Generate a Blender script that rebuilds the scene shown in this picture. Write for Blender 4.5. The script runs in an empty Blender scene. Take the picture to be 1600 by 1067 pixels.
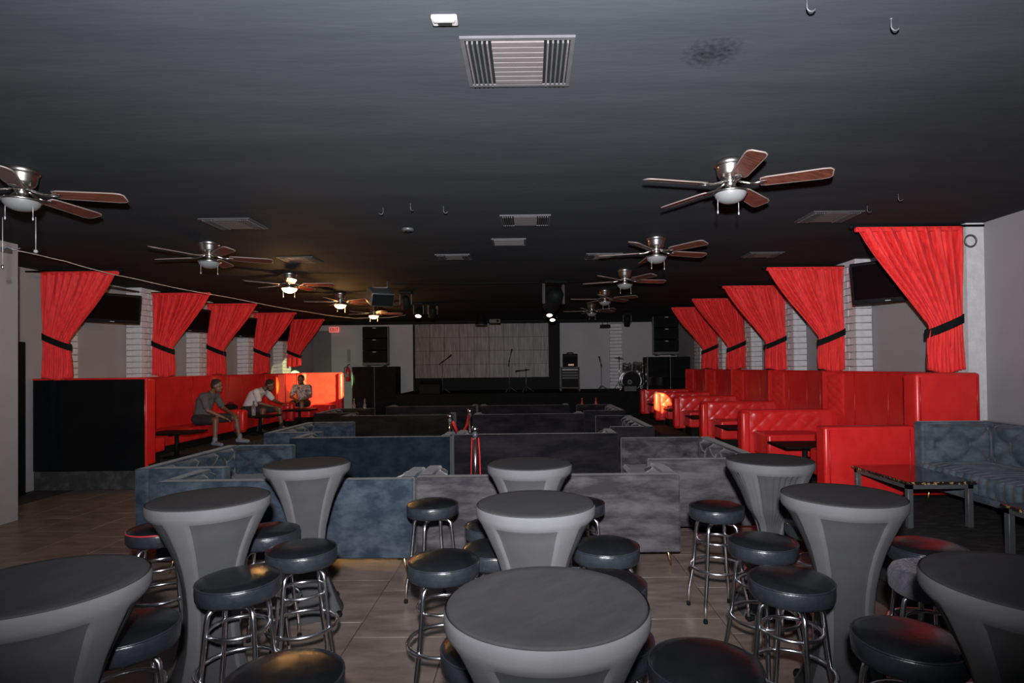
import bpy, bmesh, math, random
from mathutils import Matrix, Vector
random.seed(7)
PI = math.pi
S = bpy.context.scene
COL = S.collection

# ------------------------------------------------------------------ camera
EYE = 1.70
cam_d = bpy.data.cameras.new('camera'); cam = bpy.data.objects.new('camera', cam_d); COL.objects.link(cam)
cam_d.sensor_width = 36; cam_d.lens = 20.25
cam_d.shift_x = -0.0175; cam_d.shift_y = 0.0178
cam.matrix_world = Matrix.Translation((0, 0, EYE)) @ Matrix.Rotation(PI/2 + .012, 4, 'X') @ Matrix.Rotation(-.011, 4, 'Z')
cam_d.clip_start = .05; cam_d.clip_end = 100
S.camera = cam

# ------------------------------------------------------------------ world, exposure
W = bpy.data.worlds.new('world'); S.world = W; W.use_nodes = True
W.node_tree.nodes['Background'].inputs[0].default_value = (.55, .95, 1.0, 1)
W.node_tree.nodes['Background'].inputs[1].default_value = .03
S.view_settings.view_transform = 'Standard'; S.view_settings.look = 'None'
S.view_settings.exposure = 0.0; S.view_settings.gamma = 1.0; S.view_settings.use_curve_mapping = False

# ------------------------------------------------------------------ the photographer's flash, just above and behind the lens
def lamp(name, kind, loc, energy, color, target=None, size=.05, angle=None, blend=.5):
    d = bpy.data.lights.new(name, kind); d.energy = energy; d.color = color; d.shadow_soft_size = size
    if kind == 'SPOT': d.spot_size = angle; d.spot_blend = blend
    o = bpy.data.objects.new(name, d); COL.objects.link(o); o.location = loc
    if target: o.rotation_euler = (Vector(target) - Vector(loc)).to_track_quat('-Z', 'Y').to_euler()
    return o
flash = lamp('camera_flash', 'SPOT', (0.0, -.14, 1.98), 3300, (.98, .965, 1.0), target=(-.3, 6, 4.3), size=.045, angle=math.radians(123), blend=1.0)
flash.scale = (1.22, 1, 1)      # oblong reflector, wider than high

# ------------------------------------------------------------------ materials
MATS = {}
def mat(name, col, rough=.5, metal=0., var=None, scale=8., stretch=(1, 1, 1), bump=0., bscale=None, sheen=0., coat=0., emit=None, estr=0., spec=.5, detail=4., lo=.35, hi=.65, coords='Object', trans=0.):
    if name in MATS: return MATS[name]
    m = bpy.data.materials.new(name); m.use_nodes = True; nt = m.node_tree; n = nt.nodes; b = n['Principled BSDF']
    b.inputs['Base Color'].default_value = (*col, 1); b.inputs['Roughness'].default_value = rough; b.inputs['Metallic'].default_value = metal
    b.inputs['Specular IOR Level'].default_value = spec
    b.inputs['Sheen Weight'].default_value = sheen; b.inputs['Sheen Roughness'].default_value = .4; b.inputs['Coat Weight'].default_value = coat; b.inputs['Coat Roughness'].default_value = .15
    b.inputs['Transmission Weight'].default_value = trans
    if emit: b.inputs['Emission Color'].default_value = (*emit, 1); b.inputs['Emission Strength'].default_value = estr
    if var or bump:
        tc = n.new('ShaderNodeTexCoord'); mp = n.new('ShaderNodeMapping'); mp.inputs['Scale'].default_value = stretch
        nt.links.new(n.new('ShaderNodeNewGeometry').outputs['Position'] if coords == 'World' else tc.outputs[coords], mp.inputs['Vector'])
        nz = n.new('ShaderNodeTexNoise'); nz.inputs['Scale'].default_value = scale; nz.inputs['Detail'].default_value = detail; nz.inputs['Roughness'].default_value = .62
        nt.links.new(mp.outputs['Vector'], nz.inputs['Vector'])
        if var:
            cr = n.new('ShaderNodeValToRGB'); cr.color_ramp.elements[0].position = lo; cr.color_ramp.elements[1].position = hi
            cr.color_ramp.elements[0].color = (*col, 1); cr.color_ramp.elements[1].color = (*var, 1)
            nt.links.new(nz.outputs['Fac'], cr.inputs['Fac']); nt.links.new(cr.outputs['Color'], b.inputs['Base Color'])
        if bump:
            src = nz
            if bscale:
                src = n.new('ShaderNodeTexNoise'); src.inputs['Scale'].default_value = bscale; src.inputs['Detail'].default_value = 3
                nt.links.new(mp.outputs['Vector'], src.inputs['Vector'])
            bp = n.new('ShaderNodeBump'); bp.inputs['Strength'].default_value = bump; bp.inputs['Distance'].default_value = .01
            nt.links.new(src.outputs['Fac'], bp.inputs['Height']); nt.links.new(bp.outputs['Normal'], b.inputs['Normal'])
    MATS[name] = m; return m

M_ceil = mat('ceiling_paint', (.027, .030, .034), .85, var=(.035, .038, .042), scale=1.2, stretch=(.5, 2.5, 1), bump=.12, bscale=14, spec=.06)
def ceiling_stain(m):
    nt = m.node_tree; n = nt.nodes; b = n['Principled BSDF']; src = b.inputs['Base Color'].links[0].from_socket
    g = n.new('ShaderNodeNewGeometry'); ds = n.new('ShaderNodeVectorMath'); ds.operation = 'DISTANCE'; ds.inputs[1].default_value = (.88, 2.72, 3.18); nt.links.new(g.outputs['Position'], ds.inputs[0])
    mr = n.new('ShaderNodeMapRange'); mr.inputs['From Min'].default_value = .05; mr.inputs['From Max'].default_value = .24; mr.inputs['To Min'].default_value = 1; mr.inputs['To Max'].default_value = 0; nt.links.new(ds.outputs['Value'], mr.inputs['Value'])
    nz = n.new('ShaderNodeTexNoise'); nz.inputs['Scale'].default_value = 34; nz.inputs['Detail'].default_value = 2; nt.links.new(g.outputs['Position'], nz.inputs['Vector'])
    mu = n.new('ShaderNodeMath'); mu.operation = 'MULTIPLY'; nt.links.new(nz.outputs['Fac'], mu.inputs[0]); nt.links.new(mr.outputs['Result'], mu.inputs[1])
    cr = n.new('ShaderNodeValToRGB'); cr.color_ramp.elements[0].position = .25; cr.color_ramp.elements[0].color = (0, 0, 0, 1); cr.color_ramp.elements[1].position = .66; cr.color_ramp.elements[1].color = (.85, .85, .85, 1)
    nt.links.new(mu.outputs[0], cr.inputs['Fac'])
    mx = n.new('ShaderNodeMix'); mx.data_type = 'RGBA'; mx.inputs['B'].default_value = (.006, .007, .008, 1)
    nt.links.new(cr.outputs['Color'], mx.inputs['Factor']); nt.links.new(src, mx.inputs['A']); nt.links.new(mx.outputs['Result'], b.inputs['Base Color'])
ceiling_stain(M_ceil)
M_wall = mat('white_wall_paint', (.24, .232, .238), .75, var=(.275, .267, .273), scale=.8, bump=.08, bscale=30)
M_wallb = mat('grey_wall_paint', (.29, .285, .295), .8, var=(.33, .325, .335), scale=.9, bump=.08, bscale=30)
M_brick = mat('painted_brick', (.46, .455, .465), .75, var=(.54, .535, .545), scale=9, bump=.4, bscale=40)
M_mortar = mat('mortar', (.13, .125, .125), .9, var=(.27, .26, .26), scale=12, bump=.3)
M_grout = mat('grout', (.030, .025, .022), .8, var=(.045, .038, .033), scale=20)
M_black = mat('black_paint', (.004, .005, .005), .6, var=(.006, .007, .007), scale=6, spec=.08)
M_blackm = mat('black_matte', (.006, .007, .007), .9, var=(.009, .010, .010), scale=6, spec=.06)
M_plat = mat('black_carpet', (.030, .031, .032), .85, var=(.085, .082, .080), scale=7, stretch=(1, 2.4, 1), bump=.3, bscale=60, lo=.48, hi=.80, spec=.15, coords='World')
M_gloss = mat('black_gloss_panel', (.004, .005, .006), .12, var=(.006, .007, .008), scale=3)
M_red = mat('red_vinyl', (.50, .013, .013), .34, var=(.58, .020, .018), scale=5, bump=.05, bscale=18)
M_reds = mat('red_vinyl_seam', (.34, .006, .008), .4, var=(.42, .008, .010), scale=9)
M_curt = mat('red_crushed_velvet', (.50, .006, .008), .75, var=(.84, .030, .026), scale=7, stretch=(5, 5, .8), bump=.25, bscale=34, sheen=.03, lo=.3, hi=.75)
def velvet(name, a, b, sc=6., st=(1, 1, 1.5), sheen=.10):
    return mat(name, a, .9, var=b, scale=sc, stretch=st, sheen=sheen, lo=.40, hi=.66, bump=.12, bscale=26, spec=.08, detail=9, coords='World')
M_vblue = velvet('blue_velvet', (.016, .024, .036), (.046, .060, .077))
M_vnavy = velvet('navy_velvet', (.0055, .0105, .0175), (.013, .020, .029))
M_vslate = velvet('slate_velvet', (.050, .066, .086), (.105, .125, .150))
M_vgrey = velvet('grey_velvet', (.026, .024, .028), (.082, .076, .082), 4.4, (.6, .6, 2.0))
M_vchar = velvet('charcoal_velvet', (.007, .0065, .0085), (.020, .0185, .021), 2.6, (.7, .7, 2.2))
M_vbrown = velvet('dark_brown_velvet', (.006, .005, .005), (.014, .012, .011), 2.6, (.7, .7, 2.2))
M_gold = mat('brass', (.60, .40, .16), .3, 1., var=(.66, .45, .2), scale=10)
M_chrome = mat('chrome', (.80, .81, .84), .20, 1., var=(.86, .87, .90), scale=14)
M_nickel = mat('brushed_nickel', (.42, .40, .38), .30, 1., var=(.50, .48, .46), scale=30, stretch=(1, 1, 8))
M_vinyl = mat('black_vinyl', (.004, .005, .006), .26, var=(.008, .009, .011), scale=6, bump=.10, bscale=26, spec=.4)
M_vinylside = mat('black_vinyl_side', (.009, .011, .015), .32, var=(.018, .021, .027), scale=9, bump=.4, bscale=20, spec=.55)
M_redpipe = mat('red_piping', (.35, .02, .025), .4, var=(.42, .03, .035), scale=10)
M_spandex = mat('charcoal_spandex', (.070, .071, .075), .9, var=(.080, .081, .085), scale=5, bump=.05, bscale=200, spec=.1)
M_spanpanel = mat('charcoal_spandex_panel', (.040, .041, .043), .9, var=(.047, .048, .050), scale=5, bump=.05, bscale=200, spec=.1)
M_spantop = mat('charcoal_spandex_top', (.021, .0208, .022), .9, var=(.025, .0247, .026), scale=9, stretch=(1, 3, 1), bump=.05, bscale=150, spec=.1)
M_fur = mat('purple_velour', (.030, .027, .040), .95, var=(.062, .057, .075), scale=30, bump=.8, bscale=70, sheen=.1)
M_wood = mat('walnut_blade', (.060, .020, .013), .35, var=(.13, .042, .026), scale=6, stretch=(1.2, 9, 9), bump=.06)
M_woodedge = mat('blade_edge', (.16, .125, .115), .5, var=(.20, .155, .145), scale=8)
M_bowl = mat('frosted_glass', (.15, .155, .155), .4, var=(.17, .175, .175), scale=4)
M_bowl_lit = mat('lit_frosted_glass', (.9, .8, .6), .4, emit=(1.0, .62, .26), estr=7.0)
M_vent = mat('grey_vent_metal', (.036, .036, .039), .6, var=(.046, .046, .049), scale=7)
M_ventw = mat('pale_vent_metal', (.060, .054, .054), .6, var=(.075, .068, .068), scale=7, stretch=(1, 8, 1))
M_white = mat('white_plastic', (.17, .167, .163), .5, var=(.21, .206, .20), scale=9)
M_tvs = mat('tv_screen', (.004, .002, .003), .2, var=(.006, .003, .004), scale=2, spec=.15)
M_tvb = mat('tv_bezel', (.005, .004, .005), .35, var=(.007, .006, .007), scale=5, spec=.25)
M_marble = mat('black_marble', (.010, .008, .008), .06, var=(.020, .016, .015), scale=9, coat=.5)
M_marbedge = mat('gold_fleck_marble', (.012, .010, .009), .3, var=(.55, .36, .18), scale=38, lo=.52, hi=.66)
M_steel = mat('dark_steel', (.075, .080, .085), .4, .3, var=(.095, .100, .105), scale=8)
M_rope = mat('red_rope', (.45, .010, .012), .7, var=(.55, .02, .02), scale=20)
M_skin = mat('brown_skin', (.125, .055, .033), .5, var=(.165, .074, .045), scale=8)
M_hair = mat('black_hair', (.010, .009, .009), .8, var=(.018, .016, .015), scale=40, bump=.5)
M_teeg = mat('grey_cotton', (.060, .064, .068), .9, var=(.085, .088, .092), scale=12)
M_teew = mat('white_cotton', (.52, .50, .50), .9, var=(.60, .58, .58), scale=6)
M_teep = mat('patterned_cotton', (.42, .38, .36), .9, var=(.10, .09, .10), scale=22, lo=.48, hi=.56)
M_short = mat('black_shorts', (.012, .012, .014), .9, var=(.020, .020, .022), scale=9)
M_sock = mat('blue_grey_socks', (.12, .15, .20), .9, var=(.17, .20, .25), scale=20)
M_led = mat('led_wall', (.030, .028, .030), .5, var=(.17, .150, .150), scale=6, stretch=(3.2, 1, .25), lo=.36, hi=.68, detail=9, coords='World')
M_exit = mat('exit_red', (.7, .1, .08), .4, emit=(1.0, .22, .18), estr=.55)
M_exitt = mat('exit_letters', (.08, .01, .01), .5, var=(.10, .015, .015), scale=5)
M_spotlit = mat('spot_lens_lit', (1, .9, .7), .3, emit=(1.0, .82, .52), estr=6)
M_glass = mat('clear_glass', (.85, .87, .88), .08, trans=.9)
M_bottle = mat('amber_red_bottle', (.35, .04, .02), .2, var=(.45, .07, .03), scale=6)
M_ext = mat('extinguisher_red', (.42, .012, .016), .3, var=(.50, .02, .02), scale=6)
M_wire = mat('pale_cable', (.42, .38, .34), .6, var=(.5, .46, .42), scale=8)
M_drum = mat('drum_shell', (.020, .018, .020), .2, var=(.030, .026, .028), scale=5, coat=.5)
M_cymb = mat('bronze_cymbal', (.32, .24, .10), .35, 1., var=(.4, .3, .14), scale=8)
M_logo = mat('silver_badge', (.30, .30, .31), .45, .4, var=(.34, .34, .35), scale=8)
M_tile = []
for i in range(4):
    k = .94 + .04*i
    M_tile.append(mat('floor_tile_%s' % 'abcd'[i], (.115*k, .082*k, .068*k), .36, var=(.27*k, .21*k, .18*k), scale=3.2, stretch=(1, 3.2, 1), bump=.06, lo=.30, hi=.74, detail=7, coords='World'))

# ------------------------------------------------------------------ mesh builder
class MB:
    def __init__(s): s.v = []; s.f = []; s.sm = []
    def add(s, v, f, smooth=False, M=None):
        o = len(s.v); s.v += [tuple(M @ Vector(p)) if M is not None else tuple(p) for p in v]
        s.f += [tuple(i+o for i in q) for q in f]; s.sm += [smooth]*len(f); return s
    def box(s, x0, y0, z0, x1, y1, z1, b=0., M=None, seg=2):
        if b <= 0:
            v = [(x, y, z) for z in (z0, z1) for y in (y0, y1) for x in (x0, x1)]
            return s.add(v, [(0, 2, 3, 1), (4, 5, 7, 6), (0, 1, 5, 4), (2, 6, 7, 3), (0, 4, 6, 2), (1, 3, 7, 5)], False, M)
        bm = bmesh.new(); bmesh.ops.create_cube(bm, size=1)
        bmesh.ops.scale(bm, verts=bm.verts, vec=(x1-x0, y1-y0, z1-z0)); bmesh.ops.translate(bm, verts=bm.verts, vec=((x0+x1)/2, (y0+y1)/2, (z0+z1)/2))
        bmesh.ops.bevel(bm, geom=bm.edges[:], offset=b, segments=seg, profile=.5, affect='EDGES')
        bm.verts.index_update(); bm.normal_update(); n0 = len(s.sm)
        fl_ = [max(abs(c) for c in f.normal) < .999 for f in bm.faces]
        s.add([v.co[:] for v in bm.verts], [[v.index for v in f.verts] for f in bm.faces], True, M); s.sm[n0:] = fl_; bm.free(); return s
    def lathe(s, prof, n=24, M=None, smooth=True, cap=True):
        v = []; f = []
        for r, z in prof:
            for k in range(n): a = 2*PI*k/n; v.append((r*math.cos(a), r*math.sin(a), z))
        for i in range(len(prof)-1):
            for k in range(n): a = i*n+k; b = i*n+(k+1) % n; f.append((a, b, b+n, a+n))
        if cap:
            if prof[0][0] > 1e-4: f.append(tuple(range(n-1, -1, -1)))
            if prof[-1][0] > 1e-4: f.append(tuple(range((len(prof)-1)*n, len(prof)*n)))
        return s.add(v, f, smooth, M)
    def tube(s, pts, r, n=8, closed=False, M=None):
        P = [Vector(p) for p in pts]; N = len(P); rr = r if isinstance(r, (list, tuple)) else [r]*N
        v = []; f = []; up = None
        for i in range(N):
            if closed: t = (P[(i+1) % N]-P[i-1])
            else: t = P[min(i+1, N-1)]-P[max(i-1, 0)]
            t.normalize()
            if up is None: up = t.orthogonal().normalized()
            up = (up - t*up.dot(t)); up = up.normalized() if up.length > 1e-6 else t.orthogonal().normalized()
            w = t.cross(up)
            for k in range(n): a = 2*PI*k/n; v.append(P[i] + (up*math.cos(a)+w*math.sin(a))*rr[i])
        for i in range(N if closed else N-1):
            j = (i+1) % N
            for k in range(n): f.append((i*n+k, i*n+(k+1) % n, j*n+(k+1) % n, j*n+k))
        if not closed: f.append(tuple(range(n-1, -1, -1))); f.append(tuple(range((N-1)*n, N*n)))
        return s.add(v, f, True, M)
    def ring(s, R, r, z, n=28, m=8, M=None):
        return s.tube([(R*math.cos(2*PI*k/n), R*math.sin(2*PI*k/n), z) for k in range(n)], r, m, True, M)
    def cyl(s, a, b, r, n=12, r2=None, M=None): return s.tube([a, b], [r, r if r2 is None else r2], n, False, M)
    def prism(s, poly, z0, z1, M=None, smooth=False):
        n = len(poly); v = [(x, y, z0) for x, y in poly]+[(x, y, z1) for x, y in poly]
        f = [tuple(range(n-1, -1, -1)), tuple(range(n, 2*n))]+[(i, (i+1) % n, (i+1) % n+n, i+n) for i in range(n)]
        return s.add(v, f, smooth, M)
    def grid(s, fn, nu, nv, M=None, smooth=True):
        v = [fn(i/nu, j/nv) for j in range(nv+1) for i in range(nu+1)]
        f = [(j*(nu+1)+i, j*(nu+1)+i+1, (j+1)*(nu+1)+i+1, (j+1)*(nu+1)+i) for j in range(nv) for i in range(nu)]
        return s.add(v, f, smooth, M)
    def ell(s, c, r, n=16, M=None, rot=None):
        prof = [(math.sin(PI*i/10), -math.cos(PI*i/10)) for i in range(11)]
        T = Matrix.Translation(c) @ (rot.to_4x4() if rot is not None else Matrix()) @ Matrix.Diagonal((*r, 1))
        return s.lathe([(max(a, 1e-5), b) for a, b in prof], n, (M @ T) if M is not None else T)
    def mesh(s, name):
        me = bpy.data.meshes.new(name); me.from_pydata(s.v, [], s.f); me.polygons.foreach_set('use_smooth', s.sm)
        bm = bmesh.new(); bm.from_mesh(me); bmesh.ops.recalc_face_normals(bm, faces=bm.faces[:]); bm.to_mesh(me); bm.free()
        return me
    def build(s, name, m, parent=None, me=None):
        me = me or s.mesh(name)
        if not me.materials: me.materials.append(m)
        o = bpy.data.objects.new(name, me); COL.objects.link(o)
        if parent: o.parent = parent
        return o
def obj(name, me, parent=None, loc=(0, 0, 0), rz=0):
    o = bpy.data.objects.new(name, me); COL.objects.link(o); o.location = loc; o.rotation_euler = (0, 0, rz)
    if parent: o.parent = parent
    return o
def tag(o, label, cat, group=None):
    o['label'] = label; o['category'] = cat
    if group: o['group'] = group
    return o
def thing(name, label, cat, loc=(0, 0, 0), rz=0, group=None):
    o = bpy.data.objects.new(name, None); COL.objects.link(o); o.location = loc; o.rotation_euler = (0, 0, rz); o.empty_display_size = .1
    return tag(o, label, cat, group)
def struct(o): o['kind'] = 'structure'; return o
def dup(root, loc, rz=0, label=None, cat=None, group=None):
    r = root.copy(); COL.objects.link(r); r.location = loc; r.rotation_euler = (0, 0, rz)
    if label: r['label'] = label
    if group: r['group'] = group
    for ch in list(root.children):
        c = ch.copy(); COL.objects.link(c); c.parent = r
        for g in list(ch.children): d = g.copy(); COL.objects.link(d); d.parent = c
    return r

# ------------------------------------------------------------------ room shell
CEIL = 3.18; XL = -7.15; XR = 4.85; YB = 19.0; PL = .28
struct(MB().box(-9, -4, -.12, 7, 19.3, -.004).build('floor', M_grout)); floor = bpy.data.objects['floor']
tw, tl = .60, .76
tm = []
for i in range(4):
    b = MB().box(-tw/2+.003, -tl/2+.003, -.012, tw/2-.003, tl/2-.003, 0, b=.0015, seg=1); me = b.mesh('tile'); me.materials.append(M_tile[i]); tm.append(me)
nt_ = 0
for c in range(-9, 6):
    for r in range(0, 15):
        x = -1.14 + tw*(c+.5); y = 1.0 + tl*r + (.22 if c % 2 else 0)
        if nt_ < 298 and -7.1 < x < 2.95 and y < 12.2:
            obj('tile', tm[random.randrange(4)], floor, (x, y, 0)); nt_ += 1
struct(MB().box(-9, -4, CEIL, 7, 19.3, CEIL+.1).build('ceiling', M_ceil))
struct(MB().box(XL-.2, 6.7, 0, XL, 19.2, CEIL).build('wall_left', M_wall))
wl = struct(MB().box(-7.4, -4, 0, -5.92, 6.66, CEIL).build('wall_left_front', M_wall))
struct(MB().box(XR, 6.2, 0, XR+.2, 19.2, CEIL).build('wall_right', M_wall))
struct(MB().box(XR, -4, 0, XR+.2, 6.2, CEIL).build('wall_right_front', mat('grey_side_wall', (.22, .218, .232), .75, var=(.25, .248, .262), scale=.8, bump=.08, bscale=30)))
struct(MB().box(XL-.2, YB, 0, XR+.2, YB+.2, CEIL).build('wall_back', M_wallb))
struct(MB().box(-7.14, YB-.06, 0, -6.55, YB-.005, 2.95, b=.01).build('door_1', mat('dark_grey_door', (.10, .10, .105), .5, var=(.12, .12, .125), scale=3)))
hd = MB().cyl((-6.62, YB-.12, 1.9-.9), (-6.62, YB-.06, 1.0), .02).build('handle', M_nickel, bpy.data.objects['door_1'])
# raised booth platforms, stage
struct(MB().box(XL, 8.3, 0, -5.5, 17.6, PL, b=.01, seg=1).build('floor_platform_left', M_plat))
struct(MB().box(2.72, 2.6, 0, XR, 16.45, PL, b=.01, seg=1).build('floor_platform_right', M_plat))
STG = .95
struct(MB().box(-3.85, 16.5, 0, XR, YB, STG, b=.01, seg=1).build('floor_stage', M_blackm))
# black frame behind the led wall and lintel over the stage
struct(MB().box(-3.80, 18.72, STG, .98, YB-.005, CEIL, b=.01, seg=1).build('trim_1', M_black))
struct(MB().box(-7.1, 18.2, 3.10, XR, 18.5, CEIL, b=.005, seg=1).build('trim_2', M_black))
# black post in the left corner
struct(MB().box(-7.14, 7.85, 0, -7.02, 8.02, 2.12, b=.008).build('trim_3', M_black))

# brick pilasters
bw = {}
def brick_mesh(dx, dy, dz):
    k = (round(dx, 3), round(dy, 3), round(dz, 3))
    if k not in bw:
        me = MB().box(-dx/2, -dy/2, -dz/2, dx/2, dy/2, dz/2, b=.006, seg=1).mesh('brick'); me.materials.append(M_brick); bw[k] = me
    return bw[k]
ntrim = 4
def pilaster(side, yc, proj=.27, ln=.56, bricks=True):
    global ntrim
    xw = XL if side < 0 else XR; s = 1 if side < 0 else -1
    xa, xb = sorted((xw, xw + s*(proj-.012)))
    o = struct(MB().box(xa, yc-ln/2+.012, 0, xb, yc+ln/2-.012, CEIL).build('trim_%d' % ntrim, M_mortar if bricks else M_brick)); ntrim += 1
    if not bricks: return
    z = 1.45; k = 0
    while z < CEIL-.02:
        h = min(.094, CEIL-z-.004)
        if k % 2 == 0: parts = [(yc-ln/2, yc-.005), (yc+.005, yc+ln/2)]
        else: parts = [(yc-ln/2, yc-ln/6-.005), (yc-ln/6+.005, yc+ln/2)]
        for a, b in parts:
            obj('brick', brick_mesh(proj, b-a, h), o, (xw + s*(proj/2 + random.uniform(0, .006)), (a+b)/2, z+h/2))
        z += .103; k += 1
LY = [8.12, 10.47, 12.25, 14.33, 16.30]          # curtain planes left
RY = [6.12, 8.42, 10.35, 12.30, 14.10]           # curtain planes right
for y in LY[1:]: pilaster(-1, y)
for y in RY[1:]: pilaster(1, y, proj=.23)
pilaster(1, 15.9, proj=.23)
pilaster(-1, 8.84, proj=.05, ln=.42)
pilaster(1, 6.34, proj=.20, ln=.46, bricks=False)
# pilaster on the back wall behind the drums
o = struct(MB().box(2.63, YB-.05, STG, 3.03, YB-.005, 3.1).build('trim_%d' % ntrim, M_mortar)); ntrim += 1
z = STG+.01
while z < 3.05:
    obj('brick', brick_mesh(.40, .06, .094), o, (2.83+random.uniform(-.008, .008), YB-.04, z+.047)); z += .112

# ------------------------------------------------------------------ helpers for upholstery
def diamond(u, v, nu, nv):
    a = u*nu + v*nv; b = u*nu - v*nv
    return (abs(math.sin(PI*a))*abs(math.sin(PI*b)))
def tuft(u, v, nu, nv):
    a = u*nu + v*nv; b = u*nu - v*nv; da = a-round(a); db = b-round(b)
    pit = math.exp(-(da*da+db*db)/.03)
    return .45*(abs(math.sin(PI*a))*abs(math.sin(PI*b)))**.5 + .55*(1-pit)
def quilt(mb, o, U, V, N, nu, nv, depth, cell=7, ex=.3, tf=False):
    o, U, V, N = map(Vector, (o, U, V, N)); gu = max(6, int(nu*2*cell)); gv = max(6, int(nv*2*cell))
    def fn(u, v):
        e = min(1, min(u, 1-u, v, 1-v)*14)
        return o + U*u + V*v + N*(depth*(tuft(u, v, nu, nv) if tf else diamond(u, v, nu, nv)**ex)*e)
    mb.grid(fn, gu, gv)
    c = [o-N*.03, o+U-N*.03, o+U+V-N*.03, o+V-N*.03]
    mb.add([o, o+U, o+U+V, o+V]+c, [(0, 1, 5, 4), (1, 2, 6, 5), (2, 3, 7, 6), (3, 0, 4, 7)])
    return mb
def channels(mb, o, U, V, N, n, depth):
    o, U, V, N = map(Vector, (o, U, V, N))
    mb.grid(lambda u, v: o+U*u+V*v+N*(depth*abs(math.sin(PI*n*u))**.5*min(1, 8*min(v, 1-v)+.2)), n*8, 6)
    return mb

# ------------------------------------------------------------------ booths
def booth(side, y0, y1, label, near_end=False, far_tall=False, seat_z=.66, end_x=3.0, group=None, first_tall=False, div=None, LOW=.77, benches=True):
    """side +1 right wall, -1 left wall; local x = distance from the wall towards the aisle"""
    xw = XR if side > 0 else XL; s = -side
    L = abs(end_x-xw)
    root = thing('booth', label, 'booth', (xw, 0, PL), 0, group)
    X = lambda d: s*d
    def bx(mb, d0, a0, z0, d1, a1, z1, b=.02): x0, x1 = sorted((X(d0), X(d1))); return mb.box(x0, a0, z0, x1, a1, z1, b=b)
    TOP = 1.31; LE = L if div is None else div
    # tall back, scalloped in plan
    n = 14; off = .30; poly = [(X(off), y0)]
    for i in range(n+1):
        t = i/n; d = .62 - .22*math.sin(PI*t)**.6; poly.append((X(d), y0+.01+(y1-y0-.02)*t))
    poly.append((X(off), y1))
    mb = MB(); m = len(poly)
    # slightly leaning back: bottom pushed out
    v = [(x, y, .30) for x, y in poly]+[(x, y, TOP-.03) for x, y in poly]+[((x*.97 if 0 < i < m-1 else x), y, TOP) for i, (x, y) in enumerate(poly)]
    f = [tuple(range(2*m, 3*m))]+[(i, (i+1) % m, (i+1) % m+m, i+m) for i in range(m)]+[(i+m, (i+1) % m+m, (i+1) % m+2*m, i+2*m) for i in range(m)]
    mb.add(v, f, False); bk = mb.build('tall_back', M_red, root)
    for i in (4, 8, 12):
        x, y = poly[i]; MB().tube([(x+s*.004, y, .42), (x+s*.004, y, TOP-.01)], .007, 6).build('seam', M_reds, bk)
    for (ya, yb) in ((y1-.30, y1-.04),) if side > 0 else ((y0+.04, y0+.30), (y1-.30, y1-.04)):
        da = .62-.22*math.sin(PI*(ya-y0)/(y1-y0))**.6; db = .62-.22*math.sin(PI*(yb-y0)/(y1-y0))**.6
        q = MB(); quilt(q, (X(da+.012), ya, LOW-.08 if side > 0 else .42), (X(db+.012)-X(da+.012), yb-ya, 0), (0, 0, TOP-.04-(LOW-.08 if side > 0 else .42)), (s, 0, 0), 1.5, 4.2, .016, 6); q.build('quilted_panel', M_red, root)
    # shelf cap between tall back and wall
    bx(MB(), .03, y0+(.36 if near_end and side > 0 else 0), TOP-.16, .32, y1, TOP-.005, .004).build('top_ledge', M_red, root)
    # bench along the wall
    st = seat_z-PL
    bx(MB(), .35, y0+.02, .14, 1.0, y1-.12, st, .03).build('wall_bench', M_red, root)
    kick = MB(); bx(kick, .3, y0+.02, 0, .92, y1-.12, .15, .004)
    H = TOP if far_tall else LOW
    # divider at the far end with its bench facing the camera side
    dv = MB(); bx(dv, .3, y1-.10, .10, LE, y1+.02, H, .03); d_ = dv.build('divider', M_red, root)
    e = MB(); bx(e, LE-.10, y1-.17, .13, LE+.02, y1+.03, H-.02, .035); e.build('end_pad', M_red, d_)
    q = MB(); wq = LE-.78
    xa, xb = sorted((X(.72), X(LE-.10)))
    quilt(q, (xa, y1-.12, max(st-.02, H-.34 if not far_tall else st+.1)), (xb-xa, 0, 0), (0, -.01, H-.02-max(st-.02, H-.34 if not far_tall else st+.1)), (0, -1, 0), wq*4.0, 1.3, .022, 7)
    if not far_tall: q.build('quilted_backrest', M_red, d_)
    if benches: b = MB(); bx(b, .9, y1-.62, .17, LE-.16, y1-.1, st+.02, .03); b.build('divider_bench', M_red, root); bx(kick, .9, y1-.56, 0, LE-.22, y1-.1, .18, .004)
    # bench on the near side of the bay
    if benches or near_end: b = MB(); bx(b, .9, y0+.06, .17, L-.16, y0+.52, st+.01, .03); b.build('near_bench', M_red, root); bx(kick, .9, y0+.06, 0, L-.22, y0+.48, .18, .004)
    kick.build('toe_kick', M_blackm, root)
    if near_end:
        H2 = TOP if first_tall else LOW
        e = MB(); bx(e, .26 if side > 0 else .03, y0-.14, .06, L, y0+.05, H2, .025); e.build('near_end_wall', M_red, root)
        if not first_tall:
            e = MB(); bx(e, .26, y0-.16, .30, .92, y0+.06, TOP, .03); e.build('tall_end_panel', M_red, root)
            for d in (.30, .88): MB().tube([(X(d), y0-.163, .8), (X(d), y0-.163, TOP-.04)], .006, 6).build('seam', M_reds, root)
            for d in (.98, L-.05): MB().tube([(X(d), y0-.143, .1), (X(d), y0-.143, LOW-.03)], .006, 6).build('seam', M_reds, root)
    return root
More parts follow.
